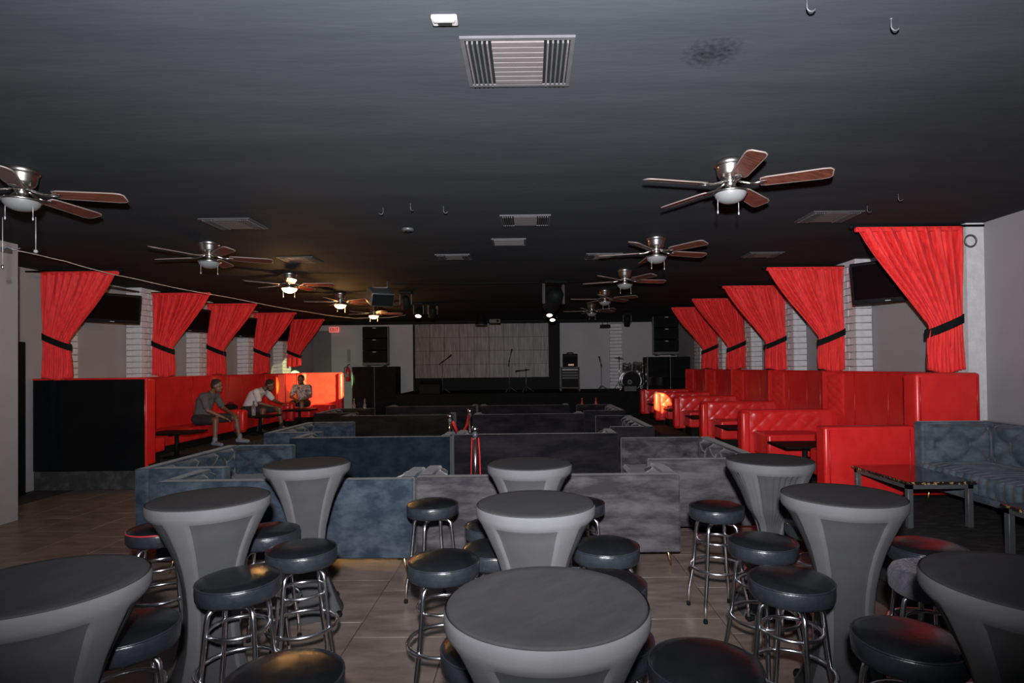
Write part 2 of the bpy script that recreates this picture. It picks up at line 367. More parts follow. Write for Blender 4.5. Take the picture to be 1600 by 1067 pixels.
def booth_table(side, x, y, label, rot=0):
    t = thing('booth_table', label, 'table', (x, y, PL), rot, 'pedestal tables in the booths')
    MB().box(-.36, -.28, .395, .36, .28, .42, b=.008).build('table_top', M_black, t)
    MB().cyl((0, 0, .012), (0, 0, .395), .032, 14).build('pedestal', M_black, t)
    MB().lathe([(.2, 0), (.2, .012), (.05, .03), (.035, .05)], 20).build('base', M_black, t)
    b = MB(); b.box(-.2, -.02, .37, .2, .02, .395); b.box(-.02, -.2, .37, .02, .2, .395); b.build('bracket', M_black, t)
nums = ['nearest', 'second', 'third', 'fourth', 'fifth']
RD = [6.0, 8.3, 10.2, 12.1, 13.9, 15.7]
for i in range(5):
    lab = ['red vinyl booth nearest on the right, behind the black coffee table', 'red vinyl booth on the right wall, second from the blue tufted sofa',
           'red vinyl booth in the middle of the five along the right wall', 'red vinyl booth on the right wall, second from the stage',
           'red vinyl booth on the right wall nearest the stage, lit orange at its end'][i]
    booth(1, RD[i]+.03, RD[i+1]-.0, lab, near_end=(i == 0), seat_z=.74, end_x=3.0, group='red booths along the right wall')
    booth_table(1, 3.42, (RD[i]+RD[i+1])/2+.05, 'black pedestal table in the %s booth along the right wall' % nums[i])
LD = [8.42, 12.25, 14.75, 17.0]
for i in range(3):
    lab = ['red quilted booth behind the tall black panel, where the man in grey sits', 'red vinyl booth on the left where the man in white sits',
           'red vinyl booth at the far end of the left wall, glowing orange'][i]
    booth(-1, LD[i]+.03, LD[i+1], lab, near_end=(i == 0), first_tall=True, far_tall=(i == 2), seat_z=.66, end_x=-5.52, group='red booths along the left wall', div=1.12 if i < 2 else None, LOW=.58, benches=(i == 2))
for i, (x, y) in enumerate(((-5.80, 9.45), (-5.92, 12.62), (-5.75, 14.35))):
    booth_table(-1, x, y, ['black pedestal table next to the tall black panel on the left', 'black pedestal table with a clear bottle between the two seated men', 'black pedestal table between the man in white and the man in patterned shirt'][i])
# glossy black board closing the first left booth
p = thing('black_panel', 'tall glossy black board closing the near end of the left booths', 'panel', (-6.31, 8.26, PL))
MB().box(-.80, -.025, 0, .80, .01, 1.30, b=.004).build('board', M_gloss, p)
MB().box(-.80, -.03, 1.30, .80, .06, 1.325, b=.004).build('red_trim', M_red, p)
MB().box(.80, -.03, .0, .83, .012, 1.32, b=.006).build('side_trim', M_red, p)
# step board below it
tag(MB().box(-7.12, 8.262, 0, -5.51, 8.295, .27, b=.004).build('riser_board', M_plat), 'scuffed dark step board under the tall black panel', 'board')

# ------------------------------------------------------------------ curtains
def curtain(side, yc, label, w=1.12, ztop=3.10, zbot=1.60, tie=2.08, seed=0, black_to_wall=True):
    xw = (XL+.29) if side < 0 else (XR-.25); s = 1 if side < 0 else -1
    rnd = random.Random(seed); ph = [rnd.uniform(0, 6.28) for _ in range(4)]
    root = thing('curtain', label, 'curtain', (xw, yc, zbot), 0, 'red tied-back curtains')
    H = ztop-zbot; zt = tie-zbot
    def wid(z):
        if z > zt: t = (ztop-zbot-z)/(H-zt); return .36 + (w-.36)*(1-t)**1.05*(1+.10*math.sin(PI*t))
        t = (zt-z)/zt; return .36 + .05*math.sin(PI*t*.6) - .02*t
    def fn(u, v):
        z = H*(1-v); ww = wid(z); t = abs(z-zt)/H
        x = s*(ww*u)
        amp = .030*(.45+.75*min(1, t*3)) ; k = 9
        y = amp*math.sin(2*PI*k*u+ph[0]+.6*math.sin(5*v+ph[1])) + .012*math.sin(2*PI*21*u+ph[2])
        x += s*.012*math.sin(2*PI*k*u*1.0+ph[3])*(1 if .02 < u < .98 else 0)
        if z < zt: y *= 1.25; z2 = z - .02*math.sin(6*u+ph[1])*(1-z/zt)
        else: z2 = z
        return (x, y, z2)
    b = MB().grid(fn, 110, 44)
    o = b.build('cloth', M_curt, root)
    md = o.modifiers.new('thick', 'SOLIDIFY'); md.thickness = .006
    # heading band
    MB().box(*((0, -.022, H-.035, w, .022, H+.015) if s > 0 else (-w, -.022, H-.035, 0, .022, H+.015)), b=.008).build('heading', M_curt, root)
    MB().cyl((-s*.25, 0, H+.02), (s*(w+.03), 0, H+.02), .013, 10).build('rod', M_black, root)
    MB().lathe([(.0001, -.03), (.022, -.015), (.026, 0), (.022, .015), (.0001, .03)], 10, Matrix.Translation((s*(w+.04), 0, H+.02))).build('finial', M_black, root)
    # tie band, rising to the wall
    N = 28; v = []; f = []
    for i in range(N):
        a = 2*PI*i/N; x = .19+.205*math.cos(a); y = .052*math.sin(a)-.0; z = zt + (.19-x)*.42*1.0
        for (dr, dz) in ((0, -.045), (.006, -.045), (.006, .045), (0, .045)):
            v.append((s*(x+dr*math.cos(a)), y+dr*math.sin(a), z+dz))
    for i in range(N):
        j = (i+1) % N
        for k in range(4): f.append((i*4+k, j*4+k, j*4+(k+1) % 4, i*4+(k+1) % 4))
    MB().add(v, f, False).build('tie_band', M_blackm, root)
    return root
for i, y in enumerate(RY):
    curtain(1, y, 'red velvet curtain on the right wall, %s from the %s' % (('first', 'blue tufted sofa') if i == 0 else ('second', 'blue tufted sofa') if i == 1 else ('third', 'blue tufted sofa') if i == 2 else ('second', 'stage') if i == 3 else ('first', 'stage')), seed=i, ztop=3.10 if i else 3.13)
for i, y in enumerate(LY):
    curtain(-1, y, ['red velvet curtain above the tall black panel at left', 'red velvet curtain on the left just past the first television', 'red velvet curtain above the man in the grey shirt',
                    'red velvet curtain above the man in the white shirt', 'red velvet curtain on the left closest to the exit sign'][i], seed=20+i, w=1.06, zbot=1.60 if i < 4 else 1.78, tie=2.12)

# ------------------------------------------------------------------ televisions
def tv(loc, yaw, tilt, label, w=.78, h=.47):
    t = thing('television', label, 'television', loc, yaw, 'wall televisions over the booths')
    M = Matrix.Rotation(tilt, 4, 'X')
    MB().box(-w/2, -.03, -h/2, w/2, .04, h/2, b=.012, M=M).build('bezel', M_tvb, t)
    MB().box(-w/2+.03, -.034, -h/2+.06, w/2-.03, -.028, h/2-.03, M=M).build('screen', M_tvs, t)
    MB().box(-.03, -.0355, -h/2+.022, .03, -.03, -h/2+.034, M=M).build('badge', M_logo, t)
    a = MB(); a.box(-.1, .04, -.1, .1, .06, .1); wx = (XL+.02 if loc[0] < 0 else XR-.02)-loc[0]; e_ = Matrix.Rotation(-yaw, 3, 'Z') @ Vector((wx, .05, .05))
    a.tube([(0, .05, 0), (0, .14, .02), e_], .02, 8); a.lathe([(.06, -.01), (.06, .0), (.0001, .0)], 12, Matrix.Translation(e_) @ Matrix.Rotation(-yaw, 4, 'Z') @ Matrix.Rotation(PI/2 if wx > 0 else -PI/2, 4, 'Y')); a.build('bracket', M_black, t)
for i in range(4):
    y = [9.15, 11.45, 13.45, 15.35][i]
    tv((XL+(.52 if i == 0 else .40), y, 2.70), .92 if i == 0 else 1.1, .22, ['black flat television on the left wall beside the first curtain', 'black television half hidden behind the second left curtain', 'black television peeking past the third left curtain', 'black television peeking past the fourth left curtain'][i])
tv((XR-.46, 7.05, 2.70), -.80, .22, 'black flat television on the right wall behind the nearest curtain', .80, .52)

# ------------------------------------------------------------------ sofas
TUFT = {}
def tufted(m):
    if m.name not in TUFT:
        c = m.copy(); c.name = m.name+'_tufted'; c.node_tree.nodes['Principled BSDF'].inputs['Sheen Weight'].default_value = .16; c.node_tree.nodes['Principled BSDF'].inputs['Sheen Roughness'].default_value = .35
        TUFT[m.name] = c
    return TUFT[m.name]
def sofa(label, loc, rz, ln, dp, m, seat_pleats=0, h=.78, leg=.13, nb=None, arms=True, group=None):
    """origin: outer back left corner on the floor; length +x, depth +y (seat faces +y)"""
    r = thing('sofa', label, 'sofa', loc, rz, group); t = .13
    MB().box(0, 0, leg, ln, t, h, b=.018).build('back', m, r)
    if arms:
        for x in (0, ln-t):
            MB().box(x, t-.001, leg, x+t, dp, h, b=.018).build('arm', m, r)
    MB().box(t, t, leg+.02, ln-t, dp-.03, .40, b=.02).build('base', m, r)
    c = MB()
    if seat_pleats: 
        c.box(t, t, .36, ln-t, dp, .42, b=.02); channels(c, (t, t+.02, .425), (ln-2*t, 0, 0), (0, dp-t-.02, 0), (0, 0, 1), seat_pleats, .028)
        channels(c, (t, dp+.004, .27), (ln-2*t, 0, 0), (0, 0, .16), (0, 1, 0), seat_pleats, .028)
        c.box(t, t+.1, .27, ln-t, dp, .37, b=.02)
    else: c.box(t+.005, t, .38, ln-t-.005, dp-.005, .46, b=.03)
    c.build('seat_cushion', tufted(m) if seat_pleats else m, r)
    k = (ln-2*t)/.19
    q = MB(); quilt(q, (t, t+.005, .42), (ln-2*t, 0, 0), (0, 0, h-.44), (0, 1, 0), k/2, 1.0, .085, 13, tf=True); q.build('tufted_back', tufted(m), r)
    bt = MB(); nn = int(k)
    for i in range(1, nn+1):
        for zz in (.25, .75):
            u = (i-(.5 if zz == .25 else 0))/k
            if 0.03 < u < .97: bt.ell((t+u*(ln-2*t), t+.02, .42+(h-.44)*(.25 if zz == .25 else .75)), (.012, .008, .012), 8)
    bt.build('buttons', m, r)
    if arms:
        ka = max(2, (dp-t)/.19)
        for x, nx in ((t+.004, 1), (ln-t-.004, -1)):
            q = MB(); quilt(q, (x, t+.02, .42), (0, dp-t-.05, 0), (0, 0, h-.44), (nx, 0, 0), ka/2, 1.0, .085, 13, tf=True); q.build('tufted_arm', tufted(m), r)
    for x in (.07, ln-.07):
        for y in (.07, dp-.07):
            MB().cyl((x, y, 0), (x+(.03 if x < 1 else -.03), y+(.02 if y < .3 else -.02), leg+.02), .007, 8, .015).build('leg', M_gold, r)
    return r
G = 'tufted velvet lounge sofas in the middle of the room'
sofa('blue velvet sofa nearest on the left, its back behind the tall tables', (-3.10, 4.76, 0), 0, 2.12, .62, M_vblue, group=G)
sofa('pale grey velvet sofa in the centre, nearest of the grey ones', (-.97, 4.84, 0), 0, 2.22, .62, M_vgrey, group=G)
# side sofas: seat faces the middle. left: back on -x side -> rotate -90: length along -y... 
def side_sofa(label, side, xo, ya, yb, dp, m):
    if side < 0: return sofa(label, (xo, yb, 0), -PI/2, yb-ya, dp, m, group=G)      # back at x=xo, depth +x
    return sofa(label, (xo, ya, 0), PI/2, yb-ya, dp, m, group=G)                     # back at x=xo, depth -x
side_sofa('blue velvet sofa side-on at left, open towards the middle, nearest of its column', -1, -3.72, 5.41, 7.08, .84, M_vblue)
side_sofa('grey tufted sofa side-on at right, nearest of its column', 1, 2.30, 5.60, 7.42, 1.15, M_vgrey)
sofa('dark blue velvet sofa in the second row on the left', (-3.22, 7.68, 0), 0, 2.14, .62, M_vnavy, group=G)
sofa('charcoal velvet sofa in the second row behind the chrome rope post', (-1.05, 7.86, 0), 0, 2.24, .64, M_vchar, group=G)
side_sofa('blue tufted sofa side-on at left in the second row', -1, -3.88, 8.36, 10.02, .84, M_vblue)
side_sofa('charcoal sofa side-on at right in the second row', 1, 1.86, 8.66, 10.72, .66, M_vchar)
sofa('dark brown velvet sofa in the third row on the left', (-3.70, 11.2, 0), 0, 2.18, .62, M_vbrown, group=G)
sofa('dark olive grey sofa in the third row on the right', (-1.12, 11.15, 0), 0, 2.16, .62, M_vchar, group=G)
side_sofa('brown tufted sofa side-on at left in the third row', -1, -4.5, 11.95, 13.4, .9, M_vbrown)
side_sofa('grey tufted sofa side-on at right in the third row', 1, 1.95, 11.85, 13.85, .85, M_vchar)
sofa('charcoal sofa in the last row before the stage on the left', (-3.45, 13.75, 0), 0, 2.15, .62, M_vchar, group=G)
sofa('charcoal sofa in the last row before the stage on the right', (-1.22, 13.72, 0), 0, 2.15, .62, M_vchar, group=G)
# blue sofa on the right platform
sofa('slate blue tufted sofa with pleated seat against the right wall', (4.66, 3.60, PL), PI/2, 2.22, .80, M_vslate, seat_pleats=22, h=.83, leg=.17)

# ------------------------------------------------------------------ coffee tables
def coffee(label, x0, y0, x1, y1):
    t = thing('coffee_table', label, 'table', ((x0+x1)/2, (y0+y1)/2, PL), 0, 'black marble coffee tables'); a = (x1-x0)/2; b = (y1-y0)/2
    MB().box(-a, -b, .372, a, b, .40, b=.003, seg=1).build('marble_top', M_marble, t)
    e = MB(); e.box(-a-.003, -b-.003, .374, a+.003, -b+.001, .397); e.box(-a-.003, -b, .374, -a+.001, b, .397); e.box(a-.001, -b, .374, a+.003, b, .397); e.box(-a, b-.001, .374, a, b+.003, .397)
    e.build('marble_edge', M_marbedge, t)
    f = MB(); f.box(-a+.015, -b+.015, .335, a-.015, -b+.06, .372); f.box(-a+.015, b-.06, .335, a-.015, b-.015, .372); f.box(-a+.015, -b+.015, .335, -a+.06, b-.015, .372); f.box(a-.06, -b+.015, .335, a-.015, b-.015, .372)
    f.build('apron', M_steel, t)
    for x in (-a+.015, a-.06):
        for y in (-b+.015, b-.06): MB().box(x, y, 0, x+.045, y+.045, .336, b=.003, seg=1).build('leg', M_steel, t)
coffee('black marble coffee table in front of the red booth end', 3.21, 4.93, 3.80, 5.78)
coffee('black marble coffee table cut off at the right edge of the photo', 3.38, 3.22, 3.97, 4.17)

# ------------------------------------------------------------------ cocktail tables in stretch covers
def cocktail(label, x, y, rot, pinch=1., pleats=0):
    rot = math.atan2(-y, -x) - PI/4 + rot
    t = thing('cocktail_table', label, 'table', (x, y, 0), rot, 'tall round tables in charcoal stretch covers')
    R = .29; Hh = 1.04
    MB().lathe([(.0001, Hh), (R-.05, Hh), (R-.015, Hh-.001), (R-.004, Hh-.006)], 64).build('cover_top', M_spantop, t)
    keys = [(Hh-.006, R-.004), (Hh-.018, R), (Hh-.045, R), (Hh-.06, R-.004), (.90, .248), (.80, .203), (.70, .172), (.60, .152*(.55+.45*pinch)), (.50, .142*(.35+.65*pinch)), (.40, .142*(.3+.7*pinch)), (.30, .152*(.45+.55*pinch)), (.20, .175), (.10, .215), (.0, .265)]
    zs = []; n = 40
    def rad(z):
        for i in range(len(keys)-1):
            if keys[i+1][0] <= z <= keys[i][0]:
                t_ = (keys[i][0]-z)/(keys[i][0]-keys[i+1][0]); t_ = t_ if i < 4 else t_
                return keys[i][1]*(1-t_)+keys[i+1][1]*t_
        return keys[-1][1]
    rows = [Hh-.006, Hh-.012, Hh-.018, Hh-.03, Hh-.045, Hh-.052, Hh-.06, Hh-.075]+[Hh-.075-(Hh-.075)*k/32 for k in range(1, 33)]
    N = 128
    def fn(u, v):
        z = rows[min(len(rows)-1, int(round(v*(len(rows)-1))))]; a = 2*PI*u; r = rad(z)
        k = max(0, min(1, (Hh-.05-z)/.06)); c4 = abs(math.sin(2*a))                    # ridges at 0,90,180,270 deg
        lobe = max(0., min(1., (c4-.40)/.10)); lobe = lobe*lobe*(3-2*lobe)                # flat hollow between two ridges
        kk = max(0., min(1., (Hh-.068-z)/.02))
        r -= kk*lobe*.011 + kk*.030*max(0, c4-.40)*min(1, (Hh-z)*2)
        if pleats: r *= 1 + kk*.05*math.sin(pleats*a)*(1 if z > .2 else z/.2)*c4
        return (r*math.cos(a), r*math.sin(a), max(z, .002))
    full = MB().grid(fn, N, len(rows)-1); sk = MB(); pn = {}
    for q in full.f:
        c = [sum(full.v[i_][k_] for i_ in q)/4 for k_ in range(3)]; a = math.atan2(c[1], c[0])
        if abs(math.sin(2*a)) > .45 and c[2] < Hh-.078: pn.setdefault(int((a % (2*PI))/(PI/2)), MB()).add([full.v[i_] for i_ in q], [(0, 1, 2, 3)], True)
        else: sk.add([full.v[i_] for i_ in q], [(0, 1, 2, 3)], True)
    def weld(mb, name, m):
        me = mb.mesh(name); bm = bmesh.new(); bm.from_mesh(me); bmesh.ops.remove_doubles(bm, verts=bm.verts[:], dist=1e-5); bmesh.ops.recalc_face_normals(bm, faces=bm.faces[:]); bm.to_mesh(me); bm.free(); me.materials.append(m); return obj(name, me, t)
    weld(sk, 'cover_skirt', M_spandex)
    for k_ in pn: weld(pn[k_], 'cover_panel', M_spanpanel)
    for k in range(4):
        a = PI/2*k; MB().lathe([(.03, 0), (.034, .012), (.028, .03)], 12, Matrix.Translation((.262*math.cos(a), .262*math.sin(a), 0))).build('foot', M_blackm, t)
cocktail('tall charcoal table front and centre, largest in the photo', .04, 1.64, .05)
cocktail('middle tall charcoal table of the centre column', .02, 2.82, -.18)
cocktail('farthest tall charcoal table of the centre column', -.01, 3.97, -.15)
cocktail('tall charcoal table cut off by the left edge of the photo', -1.54, 1.82, -.15)
cocktail('middle tall charcoal table of the left column', -1.67, 3.0, .22)
cocktail('farthest tall charcoal table of the left column, in front of the blue sofa', -1.58, 4.08, .0, pinch=.9)
cocktail('tall charcoal table cut off by the right edge of the photo', 1.51, 1.75, .15)
cocktail('middle tall charcoal table of the right column', 1.57, 2.92, .2)
cocktail('farthest tall charcoal table of the right column with pleated cover', 1.66, 4.02, .25, pinch=.35, pleats=44)

# ------------------------------------------------------------------ bar stools
def make_stool(kind):
    t = thing('bar_stool', 'x', 'stool'); R = .183; H = .745
    top = M_vinyl; side = M_vinylside
    if kind == 'fur':
        MB().lathe([(.0001, H-.02), (R*.55, H-.018), (R*.8, H+.008), (R*.98, H-.004), (R*1.06, H-.03), (R*1.06, H-.09), (R, H-.105), (.0001, H-.105)], 40).build('seat', M_fur, t)
    else:
        MB().lathe([(.0001, H+.006), (R*.4, H+.004), (R*.75, H-.002), (R*.93, H-.012), (R*.985, H-.02)], 40, cap=False).build('seat', top, t)
        MB().lathe([(R*.985, H-.02), (R*1.0, H-.03), (R*1.005, H-.055), (R*.99, H-.085), (R*.94, H-.098), (.0001, H-.1)], 40).build('seat_side', side, t)
        MB().ring(R*.985, .0045, H-.021, 40, 6).build('piping', M_redpipe if kind == 'red' else side, t)
    MB().lathe([(.0001, H-.1), (.12, H-.1), (.12, H-.112), (.0001, H-.112)], 24).build('swivel_plate', M_chrome, t)
    for k in range(4):
        a = PI/4+PI/2*k; c, s_ = math.cos(a), math.sin(a)
        pr = [(.03, H-.122), (.09, H-.122), (.118, H-.128), (.136, H-.146), (.142, H-.175), (.150, .50), (.168, .33), (.172, .30), (.190, .20), (.204, .14), (.208, .10), (.212, .0)]
        MB().tube([(r*c, r*s_, z) for r, z in pr], .0115, 8).build('leg', M_chrome, t)
        MB().cyl((.212*c, .212*s_, 0), (.212*c, .212*s_, .022), .0145, 10).build('foot_cap', M_blackm, t)
    if kind != 'plain': MB().ring(.130, .0095, .50).build('upper_ring', M_chrome, t)
    MB().ring(.182, .0105, .32).build('foot_ring', M_chrome, t)
    return t
protos = {}
def stool(x, y, rz, label, kind='std'):
    g = 'black vinyl bar stools with chrome legs'
    if kind not in protos:
        o = protos[kind] = make_stool(kind); o.location = (x, y, 0); o.rotation_euler = (0, 0, rz); o['label'] = label; o['group'] = g
    else: dup(protos[kind], (x, y, 0), rz, label, group=g)
stool(-2.30, 3.58, .4, 'black stool with thin red edge left of the middle left table', 'red')
stool(-1.60, 3.50, .2, 'black stool behind the middle left table, its right half showing')
stool(-1.25, 3.14, .5, 'black stool with orange sheen in front of the blue sofa')
stool(-1.37, 2.70, .1, 'black stool in front of the middle left table, orange glint on its rim')
stool(-1.55, 2.20, .7, 'black stool behind the table cut off at the left edge')
stool(-.79, 1.84, .3, 'black stool cut off by the bottom edge, left of the front table')
stool(-.71, 4.14, .55, 'small black stool with plain legs where the blue and grey sofas meet', 'plain')
stool(-.45, 2.93, .15, 'black stool left of the centre column beside the bare floor')
stool(-.23, 3.57, .6, 'black stool half hidden behind the left of the middle centre table, farther one')
stool(-.19, 3.12, .2, 'black stool tucked against the left of the middle centre table, nearer one')
stool(.34, 4.13, .3, 'black stool right of the farthest centre table against the pale grey sofa')
stool(.40, 3.14, .5, 'black stool just right of the middle centre table with its seat fully in view')
stool(.33, 2.60, .9, 'black stool mostly hidden behind the right rim of the front table')
stool(.25, 2.08, .2, 'black stool hidden behind the front table, its legs showing at right')
stool(-.14, 2.03, .65, 'black stool hidden behind the front table, its legs showing at left')
stool(1.27, 3.97, .1, 'black stool left of the farthest right table beside the grey sofa end')
stool(1.27, 3.18, .5, 'black stool left of the middle right table, second from the camera')
stool(1.17, 2.62, .75, 'black stool with tall chrome rings in front of the middle right table')
stool(.56, 1.89, .35, 'large black stool at the bottom edge right of the front table')
stool(1.74, 3.52, .2, 'black stool almost hidden behind the middle right table')
stool(2.09, 3.06, .4, 'black stool with reddish sheen right of the middle right table')
stool(1.86, 2.66, .6, 'stool with fuzzy purple grey seat cover behind the right edge table', 'fur')
stool(1.33, 2.05, .3, 'black stool at the bottom right beside the table cut off there')

# ------------------------------------------------------------------ ceiling fans
def make_fan(lit):
    t = thing('ceiling_fan', 'x', 'ceiling fan'); z = 0
    MB().lathe([(.0001, 0), (.098, 0), (.108, -.008), (.110, -.035), (.102, -.042), (.098, -.05), (.090, -.10), (.075, -.125), (.050, -.135), (.0001, -.138)], 32).build('motor_housing', M_nickel, t)
    MB().lathe([(.0001, -.13), (.045, -.13), (.048, -.16), (.038, -.165), (.036, -.205), (.06, -.215), (.0001, -.216)], 24).build('neck', M_nickel, t)
    MB().lathe([(.0001, -.214), (.06, -.214), (.118, -.226), (.122, -.238), (.112, -.243), (.0001, -.243)], 32).build('light_rim', M_nickel, t)
    MB().lathe([(.112, -.242), (.106, -.262), (.088, -.285), (.06, -.301), (.03, -.309), (.0001, -.311)], 32, cap=False).build('light_bowl', M_bowl_lit if lit else M_bowl, t)
    for k in range(5):
        a = 2*PI*k/5; M = Matrix.Rotation(a, 4, 'Z')
        b = MB(); b.tube([(.045, 0, -.15), (.09, 0, -.168), (.13, 0, -.180), (.17, .012, -.186), (.23, .02, -.184)], .010, 8, M=M); b.tube([(.13, 0, -.180), (.17, -.012, -.186), (.23, -.02, -.184)], .008, 8, M=M)
        b.box(.20, -.035, -.188, .25, .035, -.181, b=.003, seg=1, M=M); iron = b.build('blade_iron', M_nickel, t)
        Mb = M @ Matrix.Translation((0, 0, -.178)) @ Matrix.Rotation(math.radians(-13), 4, 'X')
        pl = [(.205, -.045), (.24, -.055), (.60, -.066), (.645, -.060), (.665, -.04), (.665, .04), (.645, .060), (.60, .066), (.24, .055), (.205, .045)]
        MB().prism(pl, -.004, .004, M=Mb).build('blade', M_wood, t)
        e = MB(); e.tube([(x, y, 0) for x, y in pl], .0055, 6, True, M=Mb); e.build('blade_edge', M_woodedge, t)
    for x in (-.085, .085):
        b = MB(); b.tube([(x, -.03, -.24), (x, -.03, -.36)], .0025, 6); b.ell((x, -.03, -.37), (.006, .006, .014), 8); b.build('pull_chain', M_logo, t)
    return t
fan0 = make_fan(False); fan1 = make_fan(True)
FX = {0: (1.47, -3.67)}
fl = {}
fy = [4.17, 6.62, 8.83, 11.2, 13.6]
names = ['nearest', 'second', 'third', 'fourth', 'farthest']
used = {False: False, True: False}
for side in (0, 1):
    for i in range(5):
        lit = side == 1 and i >= 2
        x = (1.47, -3.68)[side]; rz = math.radians(([193, 20, 12, 40, 30], [14, 28, 8, 50, 20])[side][i])
        lab = 'walnut blade ceiling fan with %s bowl light, %s of the %s row' % ('glowing orange' if lit else 'frosted unlit', names[i], ('right', 'left')[side])
        p = fan1 if lit else fan0
        if not used[lit]: p.location = (x, fy[i], CEIL); p.rotation_euler = (0, 0, rz); p['label'] = lab; p['group'] = 'ceiling fans in two rows'; used[lit] = True
        else: dup(p, (x, fy[i], CEIL), rz, lab, group='ceiling fans in two rows')
        if lit: lamp('fan_bulb', 'POINT', (x, fy[i], CEIL-.345), 38, (1.0, .50, .16), size=.06)
# the nearest left fan has long chains
f = thing('fan_chain', 'long white pull chain with ball hanging from the nearest left fan', 'pull chain', (-3.56, 4.15, 2.58), 0, 'long chains under the nearest left fan')
b = MB(); b.tube([(0, 0, 0), (0, 0, .24)], .0028, 6); b.build('cord', M_logo, f); b = MB(); b.ell((0, 0, -.008), (.014, .014, .014), 10); b.build('ball', M_white, f)
f = thing('fan_chain', 'long pull chain with dark knob at the left photo edge', 'pull chain', (-3.80, 4.15, 2.47), 0, 'long chains under the nearest left fan')
b = MB(); b.tube([(0, 0, 0), (0, 0, .35)], .0028, 6); b.build('cord', M_logo, f); b = MB(); b.ell((0, 0, -.008), (.010, .010, .018), 10); b.build('ball', M_nickel, f)

# ------------------------------------------------------------------ ceiling vents and small ceiling things
def vent(label, x, y, w, d, kind=0):
    t = thing('ceiling_vent', label, 'vent', (x, y, CEIL), 0, 'air vents in the ceiling')
    a, b = w/2, d/2
    m = MB(); m.box(-a, -b, -.012, a, -b+.02, 0); m.box(-a, b-.02, -.012, a, b, 0); m.box(-a, -b+.02, -.012, -a+.02, b-.02, 0); m.box(a-.02, -b+.02, -.012, a, b-.02, 0); m.build('frame', M_vent, t)
    MB().box(-a+.02, -b+.02, -.004, a-.02, b-.02, 0).build('backing', M_blackm, t)
    if kind == 0:
        c = w*.23
        for k in range(9):
            y0 = -b+.03 + (d-.06)*k/9
            MB().box(-c, y0, -.016, c, y0+(d-.06)/9*.78, -.004, M=Matrix.Identity(4)).build('slat', M_ventw, t)
        for s_ in (-1, 1):
            for k in range(5):
                x0 = s_*(c+.018+(a-c-.05)*k/4)
                MB().box(x0-.004, -b+.025, -.024, x0+.004, b-.025, -.003).build('louvre', M_ventw if k in (0, 4) else M_vent, t)
    else:
        for k in range(6):
            y0 = -b+.03+(d-.06)*k/6
            MB().box(-a+.025, y0, -.016, a-.025, y0+(d-.06)/6*.55, -.004).build('slat', M_ventw, t)
vent('large white square air vent at the top centre of the ceiling', -.04, 2.78, .52, .45)
vent('square air vent on the ceiling centre line, second from the camera', -.03, 5.80, .50, .42)
vent('slatted air vent on the centre line just past the second one', -.23, 6.80, .40, .36, 1)
vent('square air vent between the two nearest left fans', -2.97, 5.80, .50, .42)
vent('square air vent right of the nearest right fan', 3.02, 5.78, .50, .42)
vent('dim air vent left of centre beyond the second left fan', -3.08, 7.75, .48, .40)
vent('dim air vent near the centre line, farther back', -1.0, 7.68, .46, .36)
vent('dim air vent behind the second right fan', 1.0, 7.75, .48, .40)
vent('dim air vent far right above the second curtain', 3.15, 7.75, .46, .34)
# open junction box near the first vent
j = thing('junction_box', 'small open white fixture box on the ceiling left of the large vent', 'fixture', (-.345, 2.42, CEIL))
MB().box(-.055, -.03, -.02, .055, .03, 0, b=.006).build('box', M_white, j); MB().box(-.045, -.028, -.03, .045, -.010, -.018, b=.004).build('cover', M_white, j)
MB().box(-.03, -.005, -.022, .03, .02, -.019).build('opening', M_blackm, j)
def hook(x, y, label, s_=1., rz=0):
    b = MB(); b.tube([(0, 0, 0), (0, 0, -.035*s_)]+[(.018*s_*(1-math.cos(t)), 0, -.035*s_-.018*s_*math.sin(t)) for t in [PI*k/8 for k in range(1, 8)]], .0035*s_, 6)
    b.lathe([(.008, 0), (.008, -.004), (.004, -.008)], 10); o = b.build('ceiling_hook', M_vent); o.location = (x, y, CEIL); o.rotation_euler = (0, 0, rz)
    o.scale = (.75, .75, .75); tag(o, label, 'hook', 'small hooks in the ceiling')
hook(1.57, 2.46, 'white hook in the ceiling at the top right of the photo', 1.3)
hook(1.14, 2.32, 'white hook cut off by the top edge of the photo', 1.3)
hook(-1.34, 5.30, 'leftmost of three small hooks near the ceiling centre', 1.5, PI)
hook(-1.06, 5.17, 'middle of three small hooks near the ceiling centre', 1.5, 1.2)
hook(-.78, 5.28, 'rightmost of three small hooks near the ceiling centre', 1.5)
hook(3.25, 5.04, 'small hook right of the nearest right fan', 1.5)
hook(3.20, 5.42, 'small hook beside the vent on the right ceiling', 1.5)
d = thing('smoke_detector', 'small round detector on the ceiling left of the second vent', 'detector', (-1.28, 6.1, CEIL))
MB().lathe([(.06, 0), (.062, -.012), (.05, -.028), (.0001, -.03)], 20).build('body', M_steel, d); MB().ring(.035, .004, -.029, 16, 6).build('grille', M_black, d)

